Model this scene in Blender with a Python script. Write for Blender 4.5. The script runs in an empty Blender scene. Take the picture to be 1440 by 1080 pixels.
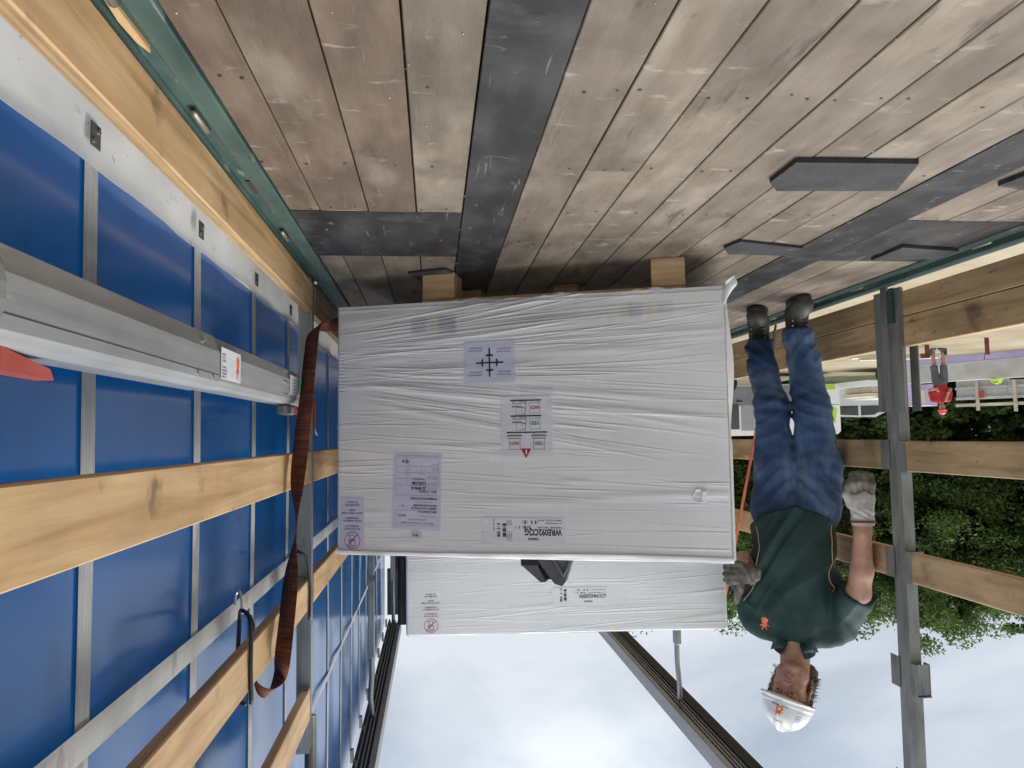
import bpy, bmesh, math, random
import numpy as np
from mathutils import Vector, Matrix
random.seed(7); rng = np.random.default_rng(11)
C = bpy.context.scene.collection
S = bpy.context.scene
PI = math.pi
# ------------------------------------------------------------------ camera (the phone was held upside down: rolled 180 degrees)
CAM_H = 0.60
yaw, pit, rol = -0.102780501, -0.0694319947, 0.0140602812
f_ = Vector((math.sin(yaw)*math.cos(pit), math.cos(yaw)*math.cos(pit), math.sin(pit)))
r_ = Vector((math.cos(yaw), -math.sin(yaw), 0)); d_ = f_.cross(r_)
c_, s_ = math.cos(rol), math.sin(rol)
r2, d2 = c_*r_ + s_*d_, -s_*r_ + c_*d_
cam = bpy.data.cameras.new('camera'); camo = bpy.data.objects.new('camera', cam); C.objects.link(camo)
ax, ay, az = -r2, d2, -f_
camo.matrix_world = Matrix(((ax.x, ay.x, az.x, 0), (ax.y, ay.y, az.y, 0), (ax.z, ay.z, az.z, CAM_H), (0, 0, 0, 1)))
cam.lens = 36*1068.55/1440; cam.sensor_width = 36; cam.clip_start = 0.02; cam.clip_end = 2000
S.camera = camo
# ------------------------------------------------------------------ sky and light
SUN_EL, SUN_AZ = math.radians(54), math.radians(298)     # azimuth clockwise from +Y
w = bpy.data.worlds.new('World'); S.world = w; w.use_nodes = True
nt = w.node_tree; nt.nodes.clear()
def wn(t, **k):
    n = nt.nodes.new(t)
    for a, b in k.items(): setattr(n, a, b)
    return n
sky = wn('ShaderNodeTexSky', sky_type='NISHITA', sun_disc=False, sun_elevation=SUN_EL, sun_rotation=SUN_AZ)
bg1 = wn('ShaderNodeBackground'); bg1.inputs[1].default_value = 0.10
bg2 = wn('ShaderNodeBackground'); bg2.inputs[1].default_value = 1.0
mixs = wn('ShaderNodeMixShader'); outw = wn('ShaderNodeOutputWorld')
tcw = wn('ShaderNodeTexCoord'); mpw = wn('ShaderNodeMapping'); mpw.inputs['Scale'].default_value = (1.0, 1.0, 2.2)
nz1 = wn('ShaderNodeTexNoise'); nz1.inputs['Scale'].default_value = 1.7; nz1.inputs['Detail'].default_value = 7; nz1.inputs['Roughness'].default_value = .5; nz1.inputs['Distortion'].default_value = .35
rp = wn('ShaderNodeValToRGB')
for i, (p, col) in enumerate(((.38, (.155, .186, .235)), (.49, (.205, .24, .29)), (.57, (.30, .335, .38)), (.72, (.50, .525, .55)))):
    e = rp.color_ramp.elements[i] if i < 2 else rp.color_ramp.elements.new(p)
    e.position = p; e.color = (*col, 1)
sep = wn('ShaderNodeSeparateXYZ'); mr = wn('ShaderNodeMapRange'); mr.inputs[1].default_value = 0.0; mr.inputs[2].default_value = .45; mr.inputs[3].default_value = .17; mr.inputs[4].default_value = 0
addn = wn('ShaderNodeMath', operation='ADD')
nt.links.new(tcw.outputs['Generated'], mpw.inputs[0]); nt.links.new(mpw.outputs[0], nz1.inputs['Vector'])
nt.links.new(tcw.outputs['Generated'], sep.inputs[0]); nt.links.new(sep.outputs['Z'], mr.inputs[0])
nt.links.new(nz1.outputs[0], addn.inputs[0]); nt.links.new(mr.outputs[0], addn.inputs[1])
nt.links.new(addn.outputs[0], rp.inputs[0])
mzc = wn('ShaderNodeMapRange', interpolation_type='SMOOTHSTEP'); mzc.inputs[1].default_value = .3; mzc.inputs[2].default_value = .9; mzc.inputs[3].default_value = 0; mzc.inputs[4].default_value = .8
nt.links.new(sep.outputs['Z'], mzc.inputs[0]); mxc = wn('ShaderNodeMix', data_type='RGBA'); mxc.inputs[7].default_value = (.40, .395, .38, 1)
nt.links.new(mzc.outputs[0], mxc.inputs[0]); nt.links.new(rp.outputs[0], mxc.inputs[6]); nt.links.new(mxc.outputs[2], bg2.inputs[0])
mz = wn('ShaderNodeMapRange', interpolation_type='SMOOTHSTEP'); mz.inputs[1].default_value = .25; mz.inputs[2].default_value = 1; mz.inputs[3].default_value = 1; mz.inputs[4].default_value = 4.6
nt.links.new(sep.outputs['Z'], mz.inputs[0]); nt.links.new(mz.outputs[0], bg2.inputs[1])
nt.links.new(sky.outputs[0], bg1.inputs[0]); mixs.inputs[0].default_value = .90
nt.links.new(bg1.outputs[0], mixs.inputs[1]); nt.links.new(bg2.outputs[0], mixs.inputs[2]); nt.links.new(mixs.outputs[0], outw.inputs[0])
sl = bpy.data.lights.new('sun', 'SUN'); sl.energy = 1.5; sl.angle = math.radians(22); sl.color = (1, .96, .9)
so = bpy.data.objects.new('sun', sl); C.objects.link(so)
sd = Vector((math.sin(SUN_AZ)*math.cos(SUN_EL), math.cos(SUN_AZ)*math.cos(SUN_EL), math.sin(SUN_EL)))
so.rotation_euler = sd.to_track_quat('Z', 'Y').to_euler()
S.view_settings.view_transform = 'Standard'; S.view_settings.look = 'None'; S.view_settings.gamma = 1; S.view_settings.use_curve_mapping = False
S.view_settings.exposure = 0.68
S.render.engine = 'CYCLES'; S.cycles.max_bounces = 6; S.cycles.use_denoising = True

# ------------------------------------------------------------------ materials
def L3(r, g, b):
    f = lambda c: (c/255/12.92 if c/255 <= .04045 else ((c/255+.055)/1.055)**2.4)
    return (f(r), f(g), f(b))
def mat(name, cols, scale=6, stretch=(1, 1, 1), rough=.6, bump=0., bscale=40, bstretch=None, metal=0., detail=6, mott=0., mscale=1.5, spots=None, spec=.5, rvar=0., coat=0., transl=0., lohi=(.3, .7), ndist=0., scratch=0., sstretch=(60, 3, 60), scol=(.5, .48, .45)):
    m = bpy.data.materials.new(name); m.use_nodes = True; t = m.node_tree; N = t.nodes; K = t.links
    b = N['Principled BSDF']; b.inputs['Roughness'].default_value = rough; b.inputs['Metallic'].default_value = metal
    b.inputs['Specular IOR Level'].default_value = spec; b.inputs['Coat Weight'].default_value = coat; b.inputs['Coat Roughness'].default_value = .15
    tc = N.new('ShaderNodeTexCoord'); oi = N.new('ShaderNodeObjectInfo')
    ml = N.new('ShaderNodeVectorMath'); ml.operation = 'MULTIPLY'; ml.inputs[1].default_value = (37, 91, 53)
    cb = N.new('ShaderNodeCombineXYZ')
    for i in range(3): K.new(oi.outputs['Random'], cb.inputs[i])
    K.new(cb.outputs[0], ml.inputs[0])
    ad = N.new('ShaderNodeVectorMath'); ad.operation = 'ADD'
    K.new(tc.outputs['Object'], ad.inputs[0]); K.new(ml.outputs[0], ad.inputs[1])
    def noise(sc, st, det=6, dist=0., ro=.55):
        mp = N.new('ShaderNodeMapping'); mp.inputs['Scale'].default_value = st; K.new(ad.outputs[0], mp.inputs[0])
        n = N.new('ShaderNodeTexNoise'); n.inputs['Scale'].default_value = sc; n.inputs['Detail'].default_value = det; n.inputs['Distortion'].default_value = dist; n.inputs['Roughness'].default_value = ro
        K.new(mp.outputs[0], n.inputs['Vector']); return n.outputs[0]
    def mixc(fac, A, B, mode='MIX'):
        mx = N.new('ShaderNodeMix'); mx.data_type = 'RGBA'; mx.blend_type = mode
        for sock, v in ((mx.inputs[0], fac), (mx.inputs[6], A), (mx.inputs[7], B)):
            if hasattr(v, 'links') or hasattr(v, 'is_linked'): K.new(v, sock)
            elif isinstance(v, (int, float)): sock.default_value = v
            else: sock.default_value = (*v[:3], 1)
        return mx.outputs[2]
    def ramp(src, pts):
        r = N.new('ShaderNodeValToRGB')
        for i, (p, c) in enumerate(pts):
            e = r.color_ramp.elements[i] if i < 2 else r.color_ramp.elements.new(p)
            e.position = p; e.color = (*c[:3], 1)
        K.new(src, r.inputs[0]); return r.outputs[0]
    if len(cols) == 1: col = None; b.inputs['Base Color'].default_value = (*cols[0], 1)
    else:
        n = len(cols); col = ramp(noise(scale, stretch, detail, ndist), [(lohi[0]+(lohi[1]-lohi[0])*i/(n-1), c) for i, c in enumerate(cols)])
    base = col if col is not None else cols[0]
    if mott:
        g = ramp(noise(mscale, (1, 1, 1), 5), [(.32, (1-mott,)*3), (.68, (1+mott*.4,)*3)])
        base = mixc(1., base, g, 'MULTIPLY')
    if spots:
        for (sc, st, lo, hi, c, amt) in spots:
            fz = ramp(noise(sc, st, 4), [(lo, (0, 0, 0)), (hi, (amt,)*3)])
            base = mixc(fz, base, c)
    if scratch:
        fz = ramp(noise(1., sstretch, 3, .6), [(.66, (0, 0, 0)), (.72, (scratch,)*3)])
        base = mixc(fz, base, scol)
        fz = ramp(noise(1., (sstretch[1]*4, sstretch[0]*.6, sstretch[2]), 3, .8), [(.68, (0, 0, 0)), (.74, (scratch*.7,)*3)])
        base = mixc(fz, base, scol)
    if hasattr(base, 'is_linked'): K.new(base, b.inputs['Base Color'])
    if rvar:
        mrn = N.new('ShaderNodeMapRange'); mrn.inputs[1].default_value = .3; mrn.inputs[2].default_value = .7; mrn.inputs[3].default_value = rough-rvar; mrn.inputs[4].default_value = rough+rvar
        K.new(noise(7, (1, 1, 1)), mrn.inputs[0]); K.new(mrn.outputs[0], b.inputs['Roughness'])
    if bump:
        bp = N.new('ShaderNodeBump'); bp.inputs['Strength'].default_value = 1; bp.inputs['Distance'].default_value = bump
        K.new(noise(bscale, bstretch or stretch, 5), bp.inputs['Height']); K.new(bp.outputs[0], b.inputs['Normal'])
    if transl:
        tr = N.new('ShaderNodeBsdfTranslucent'); mx = N.new('ShaderNodeMixShader'); mx.inputs[0].default_value = transl
        if hasattr(base, 'is_linked'): K.new(base, tr.inputs[0])
        else: tr.inputs[0].default_value = (*base[:3], 1)
        K.new(b.outputs[0], mx.inputs[1]); K.new(tr.outputs[0], mx.inputs[2]); K.new(mx.outputs[0], N['Material Output'].inputs[0])
    return m
GR = (22, 1.3, 22)
M = {}
M['plank'] = mat('weathered_deck_plywood', [(.145, .110, .077), (.21, .169, .124), (.275, .229, .175)], 3.2, (5, 1.4, 9), .62, .0010, 14, (10, 2, 10), mott=.42, mscale=2.4, rvar=.1,
                 spots=[(2.6, (2.5, 1, 1), .56, .72, (.36, .31, .25), .55), (9, (1, 2.4, 1), .63, .70, (.42, .37, .30), .5), (3.7, (1, 1, 1), .58, .72, (.085, .062, .045), .6), (1.3, (1, .6, 1), .52, .70, (.10, .078, .056), .6), (7, (3, .5, 1), .64, .70, (.05, .038, .028), .7), (22, (1, .5, 1), .66, .73, (.07, .055, .04), .5)], scratch=.2, sstretch=(70, 4, 60), scol=(.38, .34, .29))
M['plankred'] = mat('reddish_deck_plywood', [(.095, .063, .042), (.148, .104, .071), (.205, .152, .108)], 3.2, (5, 1.2, 9), .6, .0008, 14, (10, 2, 10), mott=.25, mscale=3., rvar=.1,
                    spots=[(2.6, (2.5, 1, 1), .58, .72, (.30, .25, .2), .5), (9, (1, 2.4, 1), .64, .70, (.38, .33, .27), .5)], scratch=.3, sstretch=(70, 4, 60), scol=(.36, .31, .26))
M['black'] = mat('scuffed_black_deck_plate', [(.014, .0145, .015), (.03, .030, .031), (.06, .06, .06)], 4, (3, 1.2, 3), .46, .0006, 30, (4, 4, 4), mott=.3, mscale=4, rvar=.12,
                 spots=[(5, (1, 1, 1), .60, .74, (.15, .15, .15), .5), (14, (2, 1, 1), .66, .72, (.22, .21, .20), .5), (2.2, (1, 1, 1), .55, .72, (.10, .095, .09), .55)], spec=.35, scratch=.5, sstretch=(80, 5, 60), scol=(.26, .26, .26))
M['rubber'] = mat('black_rubber_pad', [(.028, .029, .030), (.04, .041, .043), (.052, .053, .054)], 90, (1, 1, 1), .8, .0010, 190, mott=.35, mscale=9, spots=[(6, (1, 1, 1), .58, .74, (.13, .12, .10), .6), (18, (1, 1, 1), .66, .72, (.22, .22, .2), .6)])
M['gap'] = mat('dark_subfloor', [(.03, .022, .016), (.06, .045, .03)], 20, rough=.9)
M['green'] = mat('green_painted_steel', [(.035, .075, .066), (.055, .105, .092), (.08, .135, .12)], 4, (5, 1, 5), .45, .0006, 25, (3, 3, 3), mott=.25, mscale=5, rvar=.1,
                 spots=[(12, (3, .6, 3), .62, .70, (.22, .27, .25), .6), (8, (1, 1, 1), .66, .72, (.04, .03, .025), .7)])
M['pine'] = mat('pale_pine_board', [(.38, .225, .095), (.54, .345, .165), (.63, .44, .235)], 1.6, (16, 1.1, 16), .5, .0008, 3, GR, ndist=.8, mott=.22, mscale=3,
                spots=[(5, (5, 1.5, 1.5), .64, .74, (.13, .08, .045), .75), (2.2, (6, .6, 6), .6, .7, (.68, .50, .29), .4)])
M['pineend'] = mat('pine_edge_layers', [(.30, .165, .065), (.52, .33, .16), (.62, .43, .24)], 2, (90, 1.2, 90), .6, .0008, 3, GR, mott=.25, mscale=4)
M['oldboard'] = mat('weathered_plywood_board', [(.30, .185, .085), (.45, .305, .155), (.55, .39, .22)], 1.8, (14, 1.2, 14), .58, .0008, 3, GR, ndist=.7, mott=.3, mscale=3,
                    spots=[(5, (3, 1.2, 1.5), .62, .74, (.09, .055, .03), .75), (9, (1, 1, 3), .66, .72, (.06, .045, .03), .7)])
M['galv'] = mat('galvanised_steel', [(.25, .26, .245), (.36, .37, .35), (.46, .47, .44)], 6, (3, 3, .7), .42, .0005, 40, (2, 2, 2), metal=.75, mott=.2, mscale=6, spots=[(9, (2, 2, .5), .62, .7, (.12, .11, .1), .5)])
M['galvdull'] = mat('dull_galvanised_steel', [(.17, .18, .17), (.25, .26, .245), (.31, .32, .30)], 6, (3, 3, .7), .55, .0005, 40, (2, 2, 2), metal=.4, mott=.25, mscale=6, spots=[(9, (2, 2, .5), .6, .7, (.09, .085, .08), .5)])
M['alu'] = mat('brushed_aluminium', [(.32, .33, .33), (.40, .41, .41), (.47, .48, .48)], 3, (1, .4, 14), .42, .0003, 20, (20, .5, 60), metal=.5, mott=.16, mscale=4, scratch=.35, sstretch=(30, 5, 30), scol=(.7, .7, .7))
M['aludark'] = mat('dark_aluminium_groove', [(.025, .025, .029), (.05, .05, .055)], 6, rough=.55, metal=.0, spec=.3)
M['railalu'] = mat('roof_rail_aluminium', [(.24, .245, .25), (.33, .335, .34)], 4, (1, .3, 8), .5, metal=.2, mott=.15)
M['blackpvc'] = mat('black_pvc', [(.008, .009, .013), (.014, .015, .02)], 8, rough=.6, spec=.2)
M['blue'] = mat('blue_curtain_pvc', [(.0015, .088, .30), (.003, .108, .37)], 3, (1, 1, .6), .21, .0004, 7, (1, 1, .4), mott=.22, mscale=2.2, spec=.5, transl=.30, coat=.9, rvar=.05,
                spots=[(3.2, (1, 2, .8), .62, .75, (.012, .055, .19), .5), (11, (1, 3, .6), .69, .74, (.08, .17, .38), .3), (2.1, (1, 3, .9), .66, .72, (.02, .03, .06), .5)])
M['web'] = mat('grey_webbing', [(.38, .39, .39), (.49, .50, .50), (.56, .57, .56)], 4, (1, 60, 2), .7, .0006, 8, (1, 120, 6), mott=.35, mscale=5, transl=.1, spots=[(10, (1, 1, .5), .6, .7, (.16, .16, .16), .6)])
M['webw'] = mat('pale_webbing', [(.50, .51, .51), (.60, .61, .60)], 4, (1, 2, 60), .7, .0006, 8, (1, 6, 120), mott=.25, mscale=5, transl=.1, spots=[(14, (1, 1, .5), .62, .7, (.25, .25, .25), .5)])
M['hem'] = mat('white_pvc_hem', [(.74, .75, .76), (.82, .83, .83), (.86, .865, .865)], 3, (1, 1, 2), .4, .002, 7, (1, 1, 3), mott=.12, mscale=4, transl=.38, spots=[(9, (1, 1, 3), .66, .72, (.3, .31, .31), .5), (30, (1, 1, 1), .68, .72, (.2, .2, .2), .6)])
M['steel'] = mat('bright_steel', [(.42, .41, .38), (.56, .55, .52)], 14, rough=.32, metal=.9)
M['brass'] = mat('worn_steel_pin', [(.26, .24, .19), (.40, .37, .30)], 14, rough=.42, metal=.7)
M['red'] = mat('red_plastic', [(.36, .06, .04), (.48, .10, .065)], 10, rough=.4, mott=.2)
M['orange'] = mat('orange_print', [(.72, .15, .04)], rough=.5)
M['strapred'] = mat('grimy_red_strap', [(.085, .038, .026), (.20, .066, .038), (.34, .11, .06)], 3, (2, 2, 60), .85, .0016, 3, (2, 2, 130), mott=.5, mscale=6, spec=.2, spots=[(5, (2, 2, 1), .50, .66, (.055, .042, .032), .7), (30, (1, 1, 1), .66, .72, (.30, .20, .13), .5)])
M['straporange'] = mat('clean_red_strap', [(.42, .075, .035), (.55, .11, .055)], 20, rough=.65, mott=.2)
M['cord'] = mat('black_cord', [(.015, .015, .017)], rough=.6)
M['paper'] = mat('lilac_white_paper', [(.62, .62, .77), (.70, .70, .83)], 6, (1, 1, 2), .32, .0030, 7, (1.2, 1, 4), coat=.5)
M['paperw'] = mat('white_paper', [(.72, .73, .76), (.80, .81, .83)], 6, rough=.32, bump=.0028, bscale=7, bstretch=(1.2, 1, 5), coat=.5)
M['ink'] = mat('black_ink', [(.015, .015, .025)], rough=.5)
M['inkgrey'] = mat('grey_ink', [(.22, .22, .26)], rough=.5)
M['inkred'] = mat('red_ink', [(.50, .015, .03)], rough=.5)
M['inkgreen'] = mat('green_ink', [(.03, .30, .16)], rough=.5)
M['inkblue'] = mat('blue_ink', [(.10, .12, .45)], rough=.5)
M['white'] = mat('white_ink', [(.85, .85, .85)], rough=.5)
M['greyplastic'] = mat('grey_plastic', [(.07, .072, .08), (.11, .112, .12)], 20, rough=.5, mott=.2)
M['darkplastic'] = mat('dark_plastic', [(.014, .014, .022)], rough=.4)
# white stretch film; the faint print near its foot is the crate's own showing through
def wrapmat():
    m = mat('white_stretch_film', [(.84, .84, .825), (.88, .88, .865), (.91, .91, .895)], 1.1, (1, 1, 7), .26, .0007, 1.0, (.9, .9, 60), coat=.7, mott=.05, mscale=3, spec=.5, rvar=.06, ndist=.5, transl=.06)
    return m
M['wrap'] = wrapmat()
M['wrapside'] = M['wrap']
M['printb'] = mat('faded_blue_print', [(.52, .54, .58), (.66, .67, .68)], 9, (1, 1, 5), .35, lohi=(.35, .65), bump=.002, bscale=1.6, bstretch=(1.1, 1.1, 34), coat=.45)
M['printy'] = mat('faded_yellow_print', [(.70, .67, .54), (.75, .73, .64)], 9, (1, 1, 5), .35, lohi=(.35, .65), bump=.002, bscale=1.6, bstretch=(1.1, 1.1, 34), coat=.45)

# ------------------------------------------------------------------ helpers
def link(o, parent=None):
    C.objects.link(o)
    if parent is not None: o.parent = parent
    return o
def obj(name, me, m=None, parent=None, loc=None, rot=None):
    o = bpy.data.objects.new(name, me); link(o, parent)
    if m is not None and not me.materials:
        for x in (m if isinstance(m, (list, tuple)) else [m]): me.materials.append(x)
    if loc is not None: o.location = loc
    if rot is not None: o.rotation_euler = rot
    return o
def tag(o, label=None, cat=None, group=None, kind=None):
    if label: o['label'] = label
    if cat: o['category'] = cat
    if group: o['group'] = group
    if kind: o['kind'] = kind
    return o
def thing(name, label, cat, loc=(0, 0, 0), rz=0, group=None, kind=None):
    o = bpy.data.objects.new(name, None); C.objects.link(o); o.empty_display_size = .1
    o.location = loc; o.rotation_euler = (0, 0, rz)
    return tag(o, label, cat, group, kind)
class MB:
    def __init__(s): s.v = []; s.f = []; s.mi = []
    def add(s, v, f, mi=0):
        o = len(s.v); s.v += [tuple(map(float, p)) for p in v]; s.f += [tuple(i+o for i in q) for q in f]; s.mi += [mi]*len(f); return s
    def box(s, x0, x1, y0, y1, z0, z1, mi=0, bev=0.):
        if bev <= 0:
            v = [(x, y, z) for x in (x0, x1) for y in (y0, y1) for z in (z0, z1)]
            return s.add(v, [(0, 1, 3, 2), (4, 6, 7, 5), (0, 4, 5, 1), (2, 3, 7, 6), (0, 2, 6, 4), (1, 5, 7, 3)], mi)
        b = bmesh.new(); bmesh.ops.create_cube(b, size=1)
        for q in b.verts: q.co = Vector(((x0+x1)/2+q.co.x*(x1-x0), (y0+y1)/2+q.co.y*(y1-y0), (z0+z1)/2+q.co.z*(z1-z0)))
        bmesh.ops.bevel(b, geom=b.edges[:], offset=bev, segments=1, affect='EDGES')
        b.verts.index_update(); s.add([q.co for q in b.verts], [[q.index for q in f.verts] for f in b.faces], mi); b.free(); return s
    def tube(s, pts, r, n=8, mi=0, cap=True, closed=False):
        P = [Vector(p) for p in pts]; R = r if isinstance(r, (list, tuple)) else [r]*len(P)
        v = []; prev = None; m = len(P)
        for i, p in enumerate(P):
            if closed: t = (P[(i+1) % m]-P[i-1])
            else: t = P[min(i+1, m-1)]-P[max(i-1, 0)]
            t.normalize()
            if prev is None: a = t.orthogonal().normalized()
            else:
                a = prev-t*prev.dot(t)
                a = a.normalized() if a.length > 1e-6 else t.orthogonal().normalized()
            prev = a; bb = t.cross(a)
            for k in range(n):
                q = 2*PI*k/n; v.append(p+(a*math.cos(q)+bb*math.sin(q))*R[i])
        f = [(i*n+k, i*n+(k+1) % n, (i+1)*n+(k+1) % n, (i+1)*n+k) for i in range(m-1) for k in range(n)]
        if closed: f += [((m-1)*n+k, (m-1)*n+(k+1) % n, (k+1) % n, k) for k in range(n)]
        elif cap: f += [tuple(range(n-1, -1, -1)), tuple((m-1)*n+k for k in range(n))]
        return s.add(v, f, mi)
    def prism(s, poly, z0, z1, fn=None, mi=0):          # polygon (2-D) pulled through; fn maps (a, b, c) to a point
        fn = fn or (lambda a, b, c: (a, b, c)); n = len(poly)
        return s.add([fn(a, b, z0) for a, b in poly]+[fn(a, b, z1) for a, b in poly], [tuple(range(n-1, -1, -1)), tuple(range(n, 2*n))]+[(i, (i+1) % n, n+(i+1) % n, n+i) for i in range(n)], mi)
    def ribbon(s, pts, wd, th=.0025, mi=0):
        P = [Vector(p) for p in pts]; W = [Vector(q) for q in wd]; n = len(P); v = []
        for i in range(n):
            t = (P[min(i+1, n-1)]-P[max(i-1, 0)]).normalized(); nn = t.cross(W[i]).normalized()*th/2
            v += [P[i]-W[i]-nn, P[i]+W[i]-nn, P[i]+W[i]+nn, P[i]-W[i]+nn]
        f = [(i*4+k, i*4+(k+1) % 4, i*4+4+(k+1) % 4, i*4+4+k) for i in range(n-1) for k in range(4)]+[(3, 2, 1, 0), tuple((n-1)*4+k for k in range(4))]
        return s.add(v, f, mi)
    def mesh(s, name, smooth=False):
        me = bpy.data.meshes.new(name); me.from_pydata(s.v, [], s.f); me.validate(); me.update()
        if len(s.mi) == len(me.polygons): me.polygons.foreach_set('material_index', s.mi)
        b = bmesh.new(); b.from_mesh(me); bmesh.ops.recalc_face_normals(b, faces=b.faces); b.to_mesh(me); b.free()
        if smooth: me.polygons.foreach_set('use_smooth', [True]*len(me.polygons))
        return me
    def build(s, name, m, parent=None, smooth=False, loc=None, rot=None):
        return obj(name, s.mesh(name, smooth), m, parent, loc, rot)
def smooth_path(pts, k=6):                                # Catmull-Rom
    P = [np.array(p, float) for p in pts]; out = []
    for i in range(len(P)-1):
        a, b, c, d = P[max(i-1, 0)], P[i], P[i+1], P[min(i+2, len(P)-1)]
        for j in range(k):
            t = j/k; out.append(.5*((2*b)+(-a+c)*t+(2*a-5*b+4*c-d)*t*t+(-a+3*b-3*c+d)*t**3))
    out.append(P[-1]); return out
def copy_tree(o, parent=None):
    c = o.copy(); C.objects.link(c); c.parent = parent
    for ch in list(o.children): copy_tree(ch, c)
    return c
def grid_mesh(name, Pt, smooth=True):                     # Pt (n, m, 3) array
    n, m, _ = Pt.shape; idx = np.arange(n*m).reshape(n, m)
    f = np.stack([idx[:-1, :-1], idx[1:, :-1], idx[1:, 1:], idx[:-1, 1:]], -1).reshape(-1, 4)
    return raw_mesh(name, Pt.reshape(-1, 3), f, smooth)
def raw_mesh(name, v, f, smooth=True):
    me = bpy.data.meshes.new(name); v = np.asarray(v, np.float32); f = np.asarray(f, np.int32); k = f.shape[1]
    me.vertices.add(len(v)); me.vertices.foreach_set('co', v.ravel()); me.loops.add(f.size); me.loops.foreach_set('vertex_index', f.ravel())
    me.polygons.add(len(f)); me.polygons.foreach_set('loop_start', np.arange(0, f.size, k, dtype=np.int32))
    me.update(calc_edges=True); me.validate()
    if smooth: me.polygons.foreach_set('use_smooth', np.ones(len(me.polygons), bool))
    return me
def text_geo(s, size, bold=0., align='LEFT'):             # built-in font, returned as vertices and faces in the x-y plane
    cu = bpy.data.curves.new('t', 'FONT'); cu.body = s; cu.size = size; cu.offset = bold; cu.align_x = align; cu.resolution_u = 2
    o = bpy.data.objects.new('t', cu); C.objects.link(o)
    dg = bpy.context.evaluated_depsgraph_get(); me = bpy.data.meshes.new_from_object(o.evaluated_get(dg))
    v = [(p.co.x, p.co.y) for p in me.vertices]; f = [tuple(p.vertices) for p in me.polygons]
    bpy.data.objects.remove(o); bpy.data.curves.remove(cu); bpy.data.meshes.remove(me); return v, f
class Print:                                              # flat print gathered in label coordinates, laid on a surface by fn(a, b, lift)
    def __init__(s): s.m = {}
    def _a(s, k, v, f):
        V, F = s.m.setdefault(k, ([], [])); o = len(V); V += v; F += [tuple(i+o for i in q) for q in f]
    def text(s, t, x, y, size, k='ink', bold=0., align='LEFT', wid=None, vert=False):
        v, f = text_geo(t, size, bold, align)
        if not v: return
        if wid:
            x0 = min(p[0] for p in v); x1 = max(p[0] for p in v); sc = wid/max(x1-x0, 1e-6); v = [((p[0]-(0 if align == 'LEFT' else (x0+x1)/2))*sc, p[1]) for p in v]
        if vert: v = [(-p[1], p[0]) for p in v]
        s._a(k, [(p[0]+x, p[1]+y) for p in v], f)
    def rect(s, x0, x1, y0, y1, k='ink'):
        n = max(1, int(abs(x1-x0)/.02)); v = []
        for i in range(n+1):
            xx = x0+(x1-x0)*i/n; v += [(xx, y0), (xx, y1)]
        s._a(k, v, [(2*i, 2*i+2, 2*i+3, 2*i+1) for i in range(n)])
    def frame(s, x0, x1, y0, y1, t, k='ink'):
        s.rect(x0, x1, y0, y0+t, k); s.rect(x0, x1, y1-t, y1, k); s.rect(x0, x0+t, y0, y1, k); s.rect(x1-t, x1, y0, y1, k)
    def line(s, x0, y0, x1, y1, t, k='ink'):
        d = math.hypot(x1-x0, y1-y0) or 1; nx, ny = -(y1-y0)/d*t/2, (x1-x0)/d*t/2
        s._a(k, [(x0+nx, y0+ny), (x0-nx, y0-ny), (x1-nx, y1-ny), (x1+nx, y1+ny)], [(0, 1, 2, 3)])
    def arc(s, cx, cy, r, t, a0, a1, k='ink', n=14):
        v = []
        for i in range(n+1):
            a = math.radians(a0+(a1-a0)*i/n); v += [(cx+(r-t/2)*math.cos(a), cy+(r-t/2)*math.sin(a)), (cx+(r+t/2)*math.cos(a), cy+(r+t/2)*math.sin(a))]
        s._a(k, v, [(2*i, 2*i+1, 2*i+3, 2*i+2) for i in range(n)])
    def poly(s, pts, k='ink'): s._a(k, list(pts), [tuple(range(len(pts)))])
    def bars(s, x0, x1, y0, y1, seed=1, k='ink', vert=False, dens=.5):
        rr = random.Random(seed); p = 0.; Ln = (y1-y0) if vert else (x1-x0)
        while p < Ln:
            wdt = rr.choice((1, 1, 2, 3))*Ln/55
            if rr.random() < dens+.1:
                if vert: s.rect(x0, x1, y0+p, min(y0+p+wdt, y1), k)
                else: s.rect(x0+p, min(x0+p+wdt, x1), y0, y1, k)
            p += wdt*(1+rr.random()*.8)
    def build(s, parent, fn, lift=.0009, name='printing'):
        ks = list(s.m); mb = MB(); ms = []
        for i, k in enumerate(ks):
            V, F = s.m[k]; mb.add([fn(a, b, lift+.0002*i) for a, b in V], F, i); ms.append(M[k])
        return mb.build(name, ms, parent)
def lion(P, x, y, h, k='orange'):                         # small rearing-animal emblem
    q = lambda pts: [(x+a*h, y+b*h) for a, b in pts]
    P.poly(q([(.18, .0), (.42, .02), (.55, .18), (.52, .42), (.40, .52), (.22, .48), (.12, .30), (.12, .12)]), k)
    P.poly(q([(.24, .44), (.46, .44), (.50, .62), (.44, .72), (.28, .72), (.22, .60)]), k)
    P.poly(q([(.22, .70), (.30, .66), (.30, .84), (.20, .96), (.16, .92), (.24, .82)]), k)
    P.poly(q([(.42, .68), (.50, .66), (.52, .80), (.60, .92), (.55, .96), (.44, .84)]), k)
    P.poly(q([(.46, .50), (.64, .56), (.70, .68), (.64, .70), (.58, .62), (.46, .60)]), k)
    P.poly(q([(.26, .50), (.10, .54), (.04, .66), (.09, .68), (.14, .61), (.26, .60)]), k)
    P.arc(x+.33*h, y+.2*h, .24*h, .05*h, 180, 350, k)

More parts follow.
